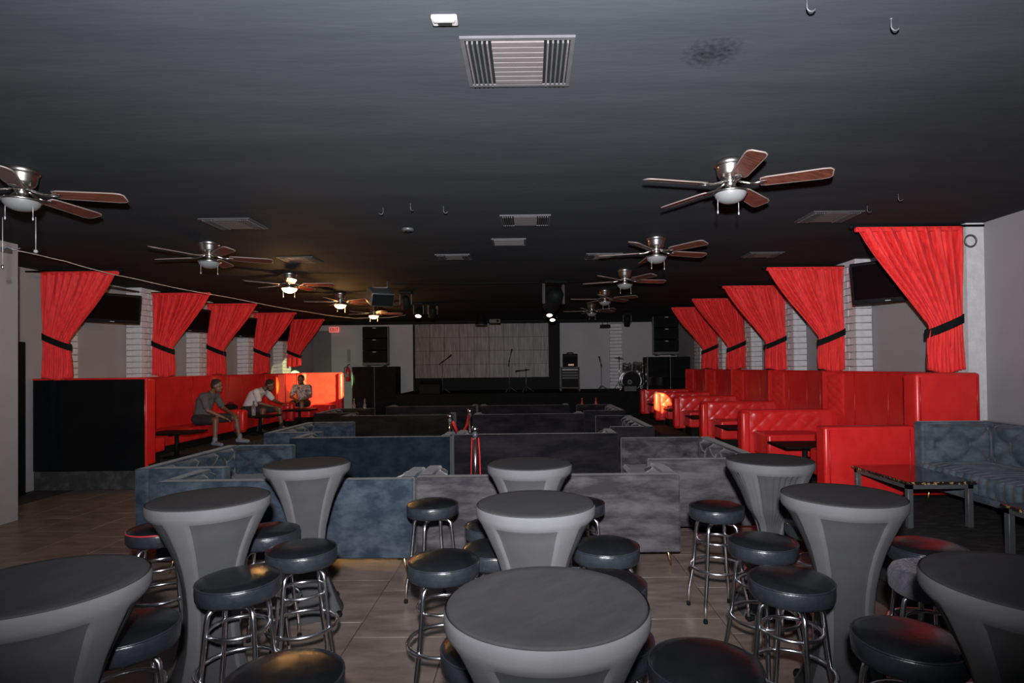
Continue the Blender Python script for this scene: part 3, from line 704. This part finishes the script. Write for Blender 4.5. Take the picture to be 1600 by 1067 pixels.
# cable slung along the left side
pts = [(-5.90, 6.55, 3.10), (-5.88, 7.3, 3.10), (-5.80, 8.0, 3.05), (-5.66, 8.9, 3.02), (-5.50, 9.9, 3.01), (-5.30, 11.0, 2.99), (-5.05, 12.2, 2.97), (-4.75, 13.4, 2.95), (-4.4, 14.6, 2.98), (-3.75, 15.3, 3.04), (-3.2, 15.6, 3.17)]
sp = []
for i in range(len(pts)-1):
    for k in range(4): t_ = k/4; sp.append(tuple(pts[i][c]*(1-t_)+pts[i+1][c]*t_ + (0 if c != 2 else .006*math.sin(3*i+k)) for c in range(3)))
tag(MB().tube(sp, .006, 6).build('slack_cable', M_wire), 'pale cable slung below the ceiling over the left curtains', 'cable')
br = thing('cable_bracket', 'small metal bracket on the left wall corner holding the pale cable', 'bracket', (-5.92, 6.50, 3.08))
MB().box(-.02, -.06, -.03, .03, .06, .03, b=.006).build('plate', M_steel, br); MB().tube([(0, -.05, 0), (.06, -.05, .03), (.12, -.02, .0), (.14, .03, .03)], .008, 8).build('arm', M_logo, br)
# bar of pipes / cable bundle near the left tv
tag(MB().tube([(-7.0, 8.3, 3.06), (-6.95, 9.2, 3.09), (-6.92, 10.3, 3.10)], .018, 8).build('conduit', M_vent), 'grey conduit pipe under the ceiling behind the first left curtain', 'pipe')
r_ = MB(); r_.ring(.06, .008, 0, 20, 6, M=Matrix.Rotation(PI/2, 4, 'X')); o = r_.build('cable_loop', M_steel); o.location = (4.60, 5.98, 2.96); tag(o, 'coiled cable loop hanging beside the nearest right curtain', 'cable')
tag(MB().tube([(4.62, 8.0, 3.0), (4.60, 7.7, 2.86), (4.58, 7.3, 2.80), (4.55, 7.1, 2.83)], .007, 6).build('tv_cable', M_black), 'black cable drooping from the right television to the brick pier', 'cable')

# ------------------------------------------------------------------ stanchions
def stanchion(label, x, y):
    t = thing('rope_post', label, 'rope post', (x, y, 0), 0, 'chrome rope posts in the aisle')
    MB().lathe([(.16, 0), (.16, .012), (.12, .03), (.03, .045), (.0001, .046)], 28).build('base', M_chrome, t)
    MB().cyl((0, 0, .04), (0, 0, .90), .020, 14).build('pole', M_chrome, t)
    MB().lathe([(.020, .84), (.032, .85), (.036, .875), (.032, .90), (.018, .91)], 18).build('collar', M_steel, t)
    b = MB(); b.ell((0, 0, .945), (.045, .045, .045), 16); b.build('ball_top', M_chrome, t)
stanchion('chrome rope post with ball top, nearest, before the charcoal sofa', -.68, 7.05)
stanchion('chrome rope post at the end of the dark brown sofa', -1.25, 8.95)
stanchion('tallest looking chrome rope post just right of the farther pair', -1.05, 9.98)
tag(MB().tube([(-.64, 7.07, .84), (-.63, 7.10, .6), (-.625, 7.12, .3), (-.62, 7.1, .06)], .009, 10).build('velvet_rope', M_rope), 'red rope hanging straight down the right of the nearest rope post', 'rope', 'red velvet ropes')
tag(MB().tube([(-.72, 7.07, .84), (-.735, 7.09, .5), (-.74, 7.1, .1)], .007, 10).build('velvet_rope', M_rope), 'thin red rope hanging left of the nearest rope post', 'rope', 'red velvet ropes')
tag(MB().tube([(-1.21, 8.97, .86), (-1.17, 9.2, .66), (-1.12, 9.5, .62), (-1.08, 9.75, .72), (-1.06, 9.93, .88)], .022, 10).build('velvet_rope', M_rope), 'red rope sagging between the two farther rope posts', 'rope', 'red velvet ropes')

# ------------------------------------------------------------------ people
def figure(label, caps, ells, skin_name='body', shirt=None, shorts=None, hair=None, shoes=None, extra=None):
    """caps: tapered limbs (a, b, ra, rb); one remeshed skin surface, clothes as children"""
    def remesh(mb, name, m, vox, smooth=6, parent=None):
        me = mb.mesh(name); tmp = bpy.data.objects.new('tmp', me); COL.objects.link(tmp)
        md = tmp.modifiers.new('r', 'REMESH'); md.mode = 'VOXEL'; md.voxel_size = vox; md.use_smooth_shade = True
        sm = tmp.modifiers.new('s', 'SMOOTH'); sm.factor = .5; sm.iterations = smooth
        dg = bpy.context.evaluated_depsgraph_get(); new = bpy.data.meshes.new_from_object(tmp.evaluated_get(dg)); new.name = name
        bpy.data.objects.remove(tmp)
        new.materials.clear(); new.materials.append(m); new.polygons.foreach_set('use_smooth', [True]*len(new.polygons))
        o = bpy.data.objects.new(name, new); COL.objects.link(o)
        if parent: o.parent = parent
        return o
    def fill(caps, ells):
        mb = MB()
        for a, b, ra, rb in caps:
            a, b = Vector(a), Vector(b); mb.cyl(a, b, ra, 14, rb); mb.ell(a, (ra,)*3, 14); mb.ell(b, (rb,)*3, 14)
        for e in ells: mb.ell(e[0], e[1], 16, rot=e[2] if len(e) > 2 else None)
        return mb
    body = remesh(fill(caps, ells), 'person', M_skin, .011, 4)
    tag(body, label, 'person')
    for nm, cl, m, vx in (('shirt', shirt, shirt and shirt[2], .014), ('shorts', shorts, shorts and shorts[2], .014), ('hair', hair, hair and hair[2], .008), ('shoes', shoes, shoes and shoes[2], .010)):
        if cl: remesh(fill(cl[0], cl[1]), nm, m, vx, 3, body)
    return body
def rot_z(a): return Matrix.Rotation(a, 3, 'Z')
def lerp(a, b, t): return tuple(a[i]*(1-t)+b[i]*t for i in range(3))
def person(label, hip, chest, neck, head, fwd, sh, el, wr, kn, an, shirt_m, hair_r=1.0, beard=False, shorts_m=None, look=0., nod=0.):
    """joints: sh/el/wr/kn/an are (left, right) pairs in world space; fwd = facing angle of the head"""
    H = Vector(head); up = Vector((0, 0, 1)); F = Vector((math.cos(fwd), math.sin(fwd), -nod)).normalized(); Rt = F.cross(up).normalized(); U = Rt.cross(F)
    Rm = Matrix((F, -Rt, U)).transposed()
    P = lambda f_, r_, u_: H + F*f_ + Rt*r_ + U*u_
    hl, hr = [Vector(hip)+Rt2*.09 for Rt2 in (-(Vector(sh[1])-Vector(sh[0])).normalized(), (Vector(sh[1])-Vector(sh[0])).normalized())]
    caps = [(hip, chest, .115, .135), (chest, neck, .125, .060), (neck, head, .056, .055), (hl, hr, .10, .10), (sh[0], sh[1], .062, .062)]
    ells = [(H+U*.02, (.098, .078, .105), Rm), (P(.030, 0, -.055), (.068, .060, .070), Rm), (P(.098, 0, -.02), (.020, .014, .022), Rm), (P(.085, 0, -.062), (.022, .026, .010), Rm),
            (P(.078, 0, .022), (.022, .055, .012), Rm), (P(0, .080, -.01), (.024, .012, .034), Rm), (P(0, -.080, -.01), (.024, .012, .034), Rm), (P(.075, 0, -.095), (.03, .03, .02), Rm)]
    sc = [(hip, chest, .140, .158), (chest, lerp(neck, chest, .25), .155, .085), (sh[0], sh[1], .085, .085)]; se = []; oc = []; oe = []; fc = []; fe = []
    for i in (0, 1):
        caps += [(sh[i], el[i], .050, .040), (el[i], wr[i], .041, .027)]
        d = (Vector(wr[i])-Vector(el[i])).normalized(); w = Vector(wr[i]); sd = d.cross(up).normalized(); dn = sd.cross(d)
        pal = w+d*.05; ells.append((pal, (.05, .038, .022), Matrix((d, sd, dn)).transposed()))
        for k in range(4):
            b0 = w+d*.085+sd*(.027-.018*k); ln = (.032, .038, .036, .028)[k]; b1 = b0+d*ln-up*.012; b2 = b1+d*ln*.6-up*.026
            caps += [(b0, b1, .0095, .009), (b1, b2, .009, .0085)]
        tb = w+d*.03+sd*(.036 if i else -.036); caps += [(tb, tb+d*.035+sd*(.014 if i else -.014)-up*.01, .012, .010)]
        h = (hl, hr)[i]; caps += [(h, kn[i], .086, .060), (kn[i], an[i], .058, .038)]
        m_ = Vector(kn[i])*.62+Vector(an[i])*.38; bk = (Vector(hip)-Vector(kn[i])); bk.z = 0; bk.normalize(); ells.append((m_+bk*.018, (.052, .052, .10)))
        a = Vector(an[i]); tf = Vector(kn[i])-Vector(h); tf.z = 0; tf.normalize()
        caps += [(a, a+tf*.12-up*.045, .036, .030)]
        sc += [(sh[i], lerp(sh[i], el[i], .72), .076, .066)]
        oc += [(h, lerp(h, kn[i], .80), .112, .086)]
        fc += [(a-up*.03-tf*.04, a+tf*.15-up*.05, .042, .036), (a, a+up*.07, .044, .043)]
    oe.append((Vector(hip), (.17, .17, .12)))
    he = [(P(-.018, 0, .050), (.100*hair_r, .086*hair_r, .085*hair_r), Rm), (P(-.05, 0, .005), (.065, .080, .075), Rm)]
    if beard: he += [(P(.050, 0, -.098), (.046, .050, .036), Rm), (P(.012, .058, -.07), (.022, .016, .035), Rm), (P(.012, -.058, -.07), (.022, .016, .035), Rm)]
    return figure(label, caps, ells, shirt=(sc, se, shirt_m), shorts=(oc, oe, shorts_m or M_short), hair=([], he, M_hair), shoes=(fc, fe, M_sock if shirt_m is M_teeg else M_short))
# man in grey, seated in profile facing the aisle, forearms on his thighs
person('man in grey t-shirt and black shorts seated in profile in the left booth', (-6.30, 11.02, .77), (-6.22, 11.02, 1.10), (-6.08, 11.02, 1.27), (-5.98, 11.00, 1.40), -.05,
       ((-6.12, 11.20, 1.20), (-6.14, 10.84, 1.20)), ((-6.00, 11.26, .96), (-6.03, 10.76, .95)), ((-5.78, 11.16, .86), (-5.80, 10.90, .80)),
       ((-5.72, 11.20, .78), (-5.90, 10.80, .76)), ((-5.66, 11.22, .36), (-5.90, 10.78, .36)), M_teeg, nod=.12)
# man in white leaning over his phone
person('man in white t-shirt leaning forward over his phone', (-6.52, 13.30, .77), (-6.36, 13.30, 1.08), (-6.12, 13.29, 1.26), (-6.00, 13.28, 1.34), -.1,
       ((-6.18, 13.48, 1.19), (-6.22, 13.10, 1.19)), ((-6.02, 13.54, .97), (-6.12, 13.02, .94)), ((-5.80, 13.38, .92), (-5.90, 13.16, .86)),
       ((-5.88, 13.50, .78), (-6.05, 13.06, .78)), ((-5.83, 13.50, .36), (-6.14, 13.04, .36)), M_teew, beard=True, nod=.45)
# man in patterned shirt, facing the camera
person('man in pale patterned t-shirt facing the camera at the far left booth', (-6.20, 15.75, .77), (-6.20, 15.70, 1.12), (-6.20, 15.65, 1.28), (-6.20, 15.58, 1.42), -PI/2-.05,
       ((-6.01, 15.66, 1.20), (-6.39, 15.66, 1.20)), ((-5.93, 15.56, .96), (-6.46, 15.56, .96)), ((-6.10, 15.36, .88), (-6.28, 15.38, .90)),
       ((-6.05, 15.25, .80), (-6.34, 15.25, .80)), ((-6.03, 15.18, .36), (-6.36, 15.20, .36)), M_teep, beard=True, nod=.1)
# phone and things at the booths
tag(MB().box(-.035, -.07, -.005, .035, .07, .005, b=.003, seg=1).build('phone', M_gloss), 'dark phone held by the man in white', 'phone').location = (-5.74, 13.27, .92)
g = thing('glass_bottle', 'clear bottle on the booth table beside the man in white', 'bottle', (-6.05, 12.6, PL+.42))
MB().lathe([(.0001, 0), (.042, 0), (.045, .02), (.045, .18), (.03, .22), (.018, .25), (.018, .30), (.0001, .30)], 20).build('body', M_glass, g); MB().lathe([(.02, .295), (.02, .32), (.0001, .321)], 12).build('cap', M_white, g)
bg = thing('bag', 'black bag on the low red divider behind the man in grey', 'bag', (-6.35, 12.21, PL+.58))
bb = MB(); bb.ell((0, 0, .06), (.15, .09, .06), 18); bb.build('pouch', M_blackm, bg); MB().tube([(-.09, 0, .1), (-.05, 0, .145), (.04, 0, .145), (.09, 0, .1)], .008, 8).build('strap', M_blackm, bg)

# ------------------------------------------------------------------ stage and back wall
lw = thing('led_wall', 'large grey led video wall at the back of the stage', 'screen', (-3.72, 18.70, 1.36))
pw, phh = 4.33/9, 1.75/4
lm = []
for k in range(1):
    me = MB().box(.002, -.05, .002, pw-.002, 0, phh-.002, b=.003, seg=1).mesh('panel'); me.materials.append(M_led); lm.append(me)
for i in range(9):
    for k in range(4): obj('panel', lm[0], lw, (i*pw, 0, k*phh))
def line_array(label, x, y, z0, w=.72, n=3):
    t = thing('line_array', label, 'speaker', (x, y, z0), 0, 'stacked black concert speakers')
    for k in range(n):
        b = MB().box(-w/2, -.2, .12+.36*k, w/2, .2, .12+.36*k+.345, b=.015).build('cabinet', M_black, t)
        MB().box(-w/2+.03, -.207, .12+.36*k+.02, w/2-.03, -.2, .12+.36*k+.325).build('grille', M_blackm, b)
        MB().box(-.05, -.212, .12+.36*k+.29, .05, -.206, .12+.36*k+.312).build('badge', M_logo, b)
    f = MB(); f.box(-w/2, -.22, .03, w/2, .2, .10, b=.008); 
    for s_ in (-1, 1): f.box(s_*(w/2+.012)-.012, -.06, .06, s_*(w/2+.012)+.012, .06, .12+.36*n, b=.003, seg=1); f.box(s_*w*.35-.03, -.2, 0, s_*w*.35+.03, .2, .03)
    f.build('rigging_frame', M_steel, t)
    return t
def subwoofer(label, x, y, z0, w, h):
    t = thing('subwoofer', label, 'speaker', (x, y, z0), 0, 'large black bass cabinets')
    MB().box(-w/2, -.35, 0, w/2, .35, h, b=.012).build('cabinet', M_black, t)
    MB().box(-w/2+.03, -.358, h*.42, w/2-.03, -.35, h-.03).build('grille', M_blackm, t)
    m = MB(); m.prism([(-w/2+.03, -.352), (w/2-.03, -.352), (w/2-.14, -.30), (-w/2+.14, -.30)], .05, h*.40); m.build('horn_mouth', M_gloss, t)
    MB().box(-w/2-.006, -.36, .0, -w/2+.012, -.34, h).build('edge_trim', M_steel, t)
line_array('black line array speaker stack left of the led wall', -4.67, 17.5, 1.77)
subwoofer('tall black bass cabinet at far left of the stage, left of the pair', -4.97, 17.45, 0, .63, 1.75)
subwoofer('tall black bass cabinet at far left of the stage, right of the pair', -4.31, 17.45, 0, .63, 1.75)
line_array('black line array speaker stack above the bass cabinets at right', 4.12, 17.5, 2.0)
subwoofer('black bass cabinet on the stage beside the drums, left of the pair', 3.80, 17.45, STG, .63, 1.0)
subwoofer('black bass cabinet on the stage against the right wall', 4.46, 17.45, STG, .60, 1.0)
# exit sign
e = thing('exit_sign', 'glowing red exit sign high on the left of the back wall', 'sign', (-6.40, 18.86, 2.98))
MB().box(-.16, -.03, -.09, .16, .03, .09, b=.008).build('housing', M_exit, e)
def stroke(mb, pts, z=0, w=.012):
    for (x0, y0), (x1, y1) in zip(pts[:-1], pts[1:]):
        dx, dy = x1-x0, y1-y0; l = math.hypot(dx, dy); ang = math.atan2(dy, dx)
        mb.box(-w/2, -.003, -w/2, l+w/2, .003, w/2, M=Matrix.Translation((x0, -.033, y0)) @ Matrix.Rotation(-ang, 4, 'Y'))
b = MB(); hh = .05
for i, ch in enumerate('EXIT'):
    x = -.115+.066*i; w_ = .042
    segs = {'E': [[(w_, hh), (0, hh), (0, -hh), (w_, -hh)], [(0, 0), (w_*.8, 0)]], 'X': [[(0, hh), (w_, -hh)], [(0, -hh), (w_, hh)]], 'I': [[(w_/2, hh), (w_/2, -hh)]], 'T': [[(0, hh), (w_, hh)], [(w_/2, hh), (w_/2, -hh)]]}[ch]
    for sg in segs: stroke(b, [(x+px, py) for px, py in sg], w=.014)
b.build('lettering', M_exitt, e)
# fire extinguisher
e = thing('fire_extinguisher', 'red fire extinguisher on the back wall by the orange lit booth', 'extinguisher', (-5.98, 18.915, 1.28))
MB().lathe([(.0001, 0), (.07, 0), (.08, .02), (.08, .36), (.06, .42), (.03, .45), (.03, .48), (.0001, .48)], 20).build('cylinder', M_ext, e)
MB().tube([(0, -.02, .48), (0, -.05, .53), (.09, -.05, .56)], .014, 8).build('handle', M_black, e); MB().tube([(-.02, -.03, .49), (-.10, -.05, .45), (-.10, -.05, .15)], .012, 8).build('hose', M_black, e)
MB().box(-.05, -.084, .15, .05, -.07, .26).build('label_plate', M_white, e)
tag(MB().box(-.05, -.01, -.2, .05, .01, .2, b=.004).build('wall_notice', M_white), 'narrow white notice above the fire extinguisher', 'notice').location = (-5.97, 18.985, 2.12)
# amp rack with amplifier
t = thing('amp_rack', 'silver edged equipment rack on the stage right of the led wall', 'rack', (1.20, 17.5, STG))
f = MB()
for x in (-.29, .26):
    for y in (-.25, .22): f.box(x, y, 0, x+.03, y+.03, .72)
for z in (.09, .70): f.box(-.29, -.25, z, .29, -.22, z+.025); f.box(-.29, .22, z, .29, .25, z+.025); f.box(-.29, -.25, z, -.26, .25, z+.025); f.box(.26, -.25, z, .29, .25, z+.025)
f.build('frame', M_vent, t); MB().box(-.26, -.18, .12, .26, .22, .70).build('back_case', M_black, t)
for k, z in enumerate((.62, .53, .45, .37)): MB().box(-.235, -.20, z, .235, -.17, z+.055, b=.003, seg=1).build('rack_unit', M_vent if k else M_white, t)
for x in (-.24, .24): MB().cyl((x, -.2, .04), (x+.03, -.2, .04), .035, 12).build('caster', M_black, t)
a = thing('guitar_amp', 'black amplifier on top of the equipment rack', 'amplifier', (1.22, 17.5, STG+.725))
MB().box(-.22, -.15, 0, .22, .15, .40, b=.015).build('cabinet', M_black, a); MB().box(-.19, -.156, .04, .19, -.15, .30).build('grille', M_blackm, a); MB().box(-.07, -.162, .04, .10, -.155, .09).build('badge', mat('copper_badge', (.35, .18, .10), .4, .4, var=(.4, .22, .12), scale=9), a)
MB().tube([(-.1, 0, .40), (-.08, 0, .44), (.08, 0, .44), (.1, 0, .40)], .012, 8).build('handle', M_black, a)
# drum kit
def tom(name, label, x, y, z, r, h, tilt, cat='drum', group='drum kit pieces', legs=False, stand=0):
    t = thing(name, label, cat, (x, y, z), 0, group); M = Matrix.Rotation(tilt, 4, 'X')
    MB().lathe([(r, 0), (r, h)], 28, M, cap=False).build('shell', M_drum, t)
    MB().lathe([(.0001, h-.01), (r*.99, h-.01)], 28, M, cap=False).build('head', M_white if tilt < 1 else M_black, t)
    b = MB(); b.ring(r+.006, .010, h, 28, 6, M); b.ring(r+.006, .010, 0, 28, 6, M); b.build('hoops', M_chrome, t)
    b = MB()
    for k in range(6): a = 2*PI*k/6; b.cyl((math.cos(a)*(r+.012), math.sin(a)*(r+.012), .02), (math.cos(a)*(r+.012), math.sin(a)*(r+.012), h-.02), .006, 6, M=M)
    b.build('lugs', M_chrome, t)
    if legs:
        for k in range(3): a = 2*PI*k/3; MB().cyl((math.cos(a)*(r+.02), math.sin(a)*(r+.02), -(z-STG)), (math.cos(a)*(r+.02), math.sin(a)*(r+.02), h*.5), .008, 8).build('leg', M_chrome, t)
    return t
t = tom('bass_drum', 'black bass drum with round emblem on the stage', 3.0, 17.45, STG+.30, .28, .40, PI/2)
b = MB(); b.ring(.06, .006, 0, 20, 6, Matrix.Translation((-.05, -.395, -.04)) @ Matrix.Rotation(PI/2, 4, 'X')); b.ring(.035, .005, 0, 16, 6, Matrix.Translation((-.05, -.395, -.04)) @ Matrix.Rotation(PI/2, 4, 'X')); b.build('emblem', M_logo, t)
for s_ in (-1, 1): MB().cyl((.2*s_, -.3, -.15), (.36*s_, -.36, -.30), .010, 8).build('spur', M_chrome, t)
MB().cyl((0, -.15, .25), (0, -.15, .55), .014, 8).build('tom_post', M_chrome, t)
tom('rack_tom', 'black rack tom above the bass drum, left one', 2.90, 17.28, STG+.60, .13, .20, .35)
tom('rack_tom', 'black rack tom above the bass drum, right one', 3.22, 17.30, STG+.62, .14, .21, .35)
tom('floor_tom', 'dark floor tom standing right of the bass drum', 3.34, 17.62, STG+.18, .17, .34, 0, legs=True)
def cymbal(label, x, y, h, r, boom=True):
    t = thing('cymbal_stand', label, 'cymbal', (x, y, STG), 0, 'drum kit pieces')
    MB().cyl((0, 0, .18), (0, 0, h), .012, 10).build('pole', M_chrome, t)
    for k in range(3): a = 2*PI*k/3+.5; MB().cyl((0, 0, .30), (.2*math.cos(a), .2*math.sin(a), .008), .008, 8).build('leg', M_chrome, t)
    MB().lathe([(.0001, .03), (.03, .028), (.04, .012), (r, -.008), (r, -.011), (.0001, .0)], 28, Matrix.Translation((0, 0, h)) @ Matrix.Rotation(.18, 4, 'Y')).build('cymbal', M_cymb, t)
    MB().cyl((0, 0, h), (0, 0, h+.06), .008, 8).build('wing_nut', M_chrome, t)
cymbal('bronze cymbal on a chrome stand left of the drums', 2.68, 17.3, .98, .16)
cymbal('bronze cymbal on a chrome stand right of the drums', 3.46, 17.2, .76, .15)
dm = thing('drum_case', 'pale grey box on the stage before the bass drum', 'box', (2.92, 16.85, STG)); MB().box(-.18, -.08, 0, .18, .08, .15, b=.01).build('case', M_vent, dm); MB().box(-.04, -.09, .10, .04, -.078, .125, b=.003, seg=1).build('latch', M_steel, dm)
# mic stands
def mic(label, x, y, h, boom, ang=0., z0=STG):
    t = thing('microphone_stand', label, 'microphone', (x, y, z0), ang, 'microphone stands on the stage')
    MB().cyl((0, 0, .02), (0, 0, h), .010, 8).build('pole', M_steel, t)
    for k in range(3): a = 2*PI*k/3; MB().cyl((0, 0, .16), (.22*math.cos(a), .22*math.sin(a), .006), .008, 8).build('leg', M_steel, t)
    b = MB(); b.cyl((-.6*boom[0], 0, h-.6*boom[1]), (boom[0], 0, h+boom[1]), .009, 8); b.ell((0, 0, h), (.025, .02, .025), 8); b.build('boom', M_black, t)
    d = Vector((boom[0], 0, boom[1])).normalized(); e_ = Vector((boom[0], 0, h+boom[1]))
    b = MB(); b.cyl(e_, e_+d*.11, .013, 8, .018); b.ell(e_+d*.125, (.024, .024, .024), 10); b.build('microphone', M_black, t)
mic('black microphone on slanted boom at the left of the led wall', -2.62, 17.2, .92, (.16, .12))
mic('black microphone on upright stand before the led wall', -.62, 17.2, .92, (.05, .22))
mic('low microphone bent over beside the led wall edge', -.12, 17.2, .66, (-.17, -.02))
mic('thin microphone stand with tripod legs before the white back wall', 2.18, 17.6, .78, (-.03, .12))
# stage monitors, cases and small bottles near the stage front
mon = thing('stage_monitor', 'low black wedge speaker on the stage before the led wall', 'speaker', (-2.9, 16.8, STG))
MB().prism([(-.25, -.18), (-.25, .18), (.12, .18), (.02, -.18)], -.30, .30, M=Matrix.Rotation(-PI/2, 4, 'Y') @ Matrix.Rotation(PI/2, 4, 'X') @ Matrix.Rotation(0, 4, 'Z') if False else Matrix(((0, 0, 1, 0), (0, 1, 0, 0), (1, 0, 0, .25), (0, 0, 0, 1)))).build('wedge', M_black, mon)
MB().box(-.26, -.175, .03, .26, -.165, .22, M=Matrix.Rotation(-.25, 4, 'X')).build('grille', M_blackm, mon)
def bottle(label, x, y, z, m, h=.30):
    t = thing('bottle', label, 'bottle', (x, y, z), 0, 'bottles near the stage')
    MB().lathe([(.0001, 0), (.036, 0), (.038, .01), (.038, h*.58), (.016, h*.74), (.015, h*.95), (.0001, h*.95)], 16).build('body', m, t); MB().lathe([(.018, h*.93), (.018, h), (.0001, h)], 12).build('cap', M_gold, t)
def low_table(label, x, y):
    t = thing('side_table', label, 'table', (x, y, 0)); MB().box(-.3, -.25, .50, .3, .25, .54, b=.006).build('top', M_black, t)
    for sx in (-.26, .22):
        for sy in (-.21, .17): MB().box(sx, sy, 0, sx+.04, sy+.04, .5).build('leg', M_black, t)
low_table('small black table behind the last sofas on the right', 1.48, 14.8)
bottle('amber red bottle on the small table before the stage, left one', 1.32, 14.75, .54, M_bottle, .34); bottle('amber red bottle on the small table before the stage, right one', 1.68, 14.78, .54, M_bottle, .36)
low_table('small black table behind the brown sofas on the left', -4.35, 14.6)
bottle('clear slim bottle on the left small table, left one', -4.45, 14.55, .54, M_glass, .40); bottle('clear slim bottle on the left small table, right one', -4.18, 14.55, .54, M_glass, .40)

# ------------------------------------------------------------------ ceiling rig: speakers and moving heads
h = thing('hanging_speaker', 'black box speaker hanging tilted below the ceiling near the lit fans', 'speaker', (-2.55, 9.85, CEIL))
M = Matrix.Translation((0, 0, -.26)) @ Matrix.Rotation(.55, 4, 'Z') @ Matrix.Rotation(.45, 4, 'X')
MB().box(-.20, -.16, -.12, .20, .16, .12, b=.02, M=M).build('cabinet', M_steel, h); MB().box(-.18, -.168, -.10, .18, -.158, .10, M=M).build('grille', M_black, h)
MB().tube([(-.12, 0, 0), (-.12, 0, -.10), (.12, 0, -.10), (.12, 0, 0)], .012, 8).build('bracket', M_steel, h)
def spot(label, x, y, lit, drop=.12, tilt=.5, yaw=0., s_=1.):
    t = thing('stage_light', label, 'stage light', (x, y, CEIL), yaw, 'stage lights under the ceiling')
    MB().box(-.12*s_, -.08*s_, -.06, .12*s_, .08*s_, 0, b=.01).build('base', M_black, t)
    MB().box(-.12*s_, -.03, -drop-.14*s_, -.10*s_, .03, -.05, b=.004, seg=1).build('yoke_arm', M_vent, t); MB().box(.10*s_, -.03, -drop-.14*s_, .12*s_, .03, -.05, b=.004, seg=1).build('yoke_arm', M_vent, t)
    M = Matrix.Translation((0, 0, -drop-.10*s_)) @ Matrix.Rotation(tilt, 4, 'X') @ Matrix.Diagonal((s_, s_, s_, 1))
    MB().lathe([(.0001, .13), (.05, .13), (.075, .10), (.085, .02), (.085, -.10), (.08, -.12), (.07, -.12), (.068, -.105)], 20, M, cap=False).build('head', M_black, t)
    MB().lathe([(.0001, -.108), (.045, -.106), (.068, -.10)], 20, M, cap=False).build('lens', M_spotlit if lit else M_gloss, t)
spot('unlit moving stage light right of the hanging speaker', -2.38, 11.1, False)
spot('stage light with glowing lens left of the led wall', -2.52, 13.1, True, tilt=-.6)
spot('stage light with orange side beside the glowing one', -2.22, 13.2, False, tilt=.4, yaw=.6)
spot('big round moving head light on the ceiling right of centre', .42, 9.95, False, .16, .9, .4, 1.7)
spot('upper glowing stage light below the big moving head', .46, 13.25, True, tilt=-.6)
spot('lower glowing stage light below the big moving head', .58, 14.6, True, tilt=-.6)
spot('dark stage light hanging over the drums', 2.75, 16.2, False, tilt=.3)
pj = thing('projector', 'pale grey projector box under the ceiling before the led wall', 'projector', (-.98, 16.4, CEIL)); MB().box(-.16, -.15, -.24, .16, .15, -.12, b=.015).build('body', M_vent, pj); MB().cyl((0, 0, -.13), (0, 0, 0), .025, 10).build('mount', M_black, pj); MB().cyl((.08, -.15, -.18), (.08, -.17, -.18), .035, 14).build('lens', M_gloss, pj)
dm = thing('dome_light', 'black dome light under the ceiling left of the projector', 'stage light', (-1.36, 16.2, CEIL)); MB().lathe([(.0001, -.30), (.17, -.30), (.16, -.22), (.10, -.10), (.06, -.03), (.06, 0)], 22).build('dome', M_black, dm); MB().ring(.165, .012, -.295, 22, 6).build('rim', M_steel, dm)
tag(MB().tube([(-2.4, 10.0, CEIL-.02), (-1, 10.0, CEIL-.03), (.3, 10.0, CEIL-.02), (1.2, 9.9, CEIL-.03)], .008, 6).build('ceiling_pipe', M_black), 'thin dark pipe across the ceiling behind the hanging speaker', 'pipe')
db = thing('stage_bar', 'dark horizontal lamp bar hanging before the white back wall', 'stage light', (2.35, 17.9, CEIL)); MB().box(-.16, -.05, -.30, .16, .05, -.20, b=.01).build('bar', M_black, db); b = MB(); b.cyl((-.08, 0, -.2), (-.08, 0, 0), .008, 6); b.cyl((.08, 0, -.2), (.08, 0, 0), .008, 6); b.build('hanger', M_black, db)

# coloured beams thrown by the glowing stage lights onto the booths
def beam(name, src, dst, e, c, deg, blend=.08):
    d = (Vector(dst)-Vector(src)).normalized(); lamp(name, 'SPOT', tuple(Vector(src)+d*.22), e, c, target=dst, size=.02, angle=math.radians(deg), blend=blend)
beam('stage_beam_amber', (.46, 13.25, 2.93), (-5.95, 16.9, 1.28), 34000, (.55, 1.0, .34), 9)
beam('stage_beam_yellow', (.58, 14.6, 2.93), (-6.85, 16.35, 1.5), 2600, (.9, 1.0, .45), 8)
beam('stage_beam_gold', (.46, 13.25, 2.93), (-6.60, 15.15, 1.30), 30000, (.30, 1.0, .06), 3.4)
beam('stage_beam_orange', (.55, 10.25, 2.80), (3.08, 13.75, .84), 20000, (.55, 1.0, .26), 5.5)
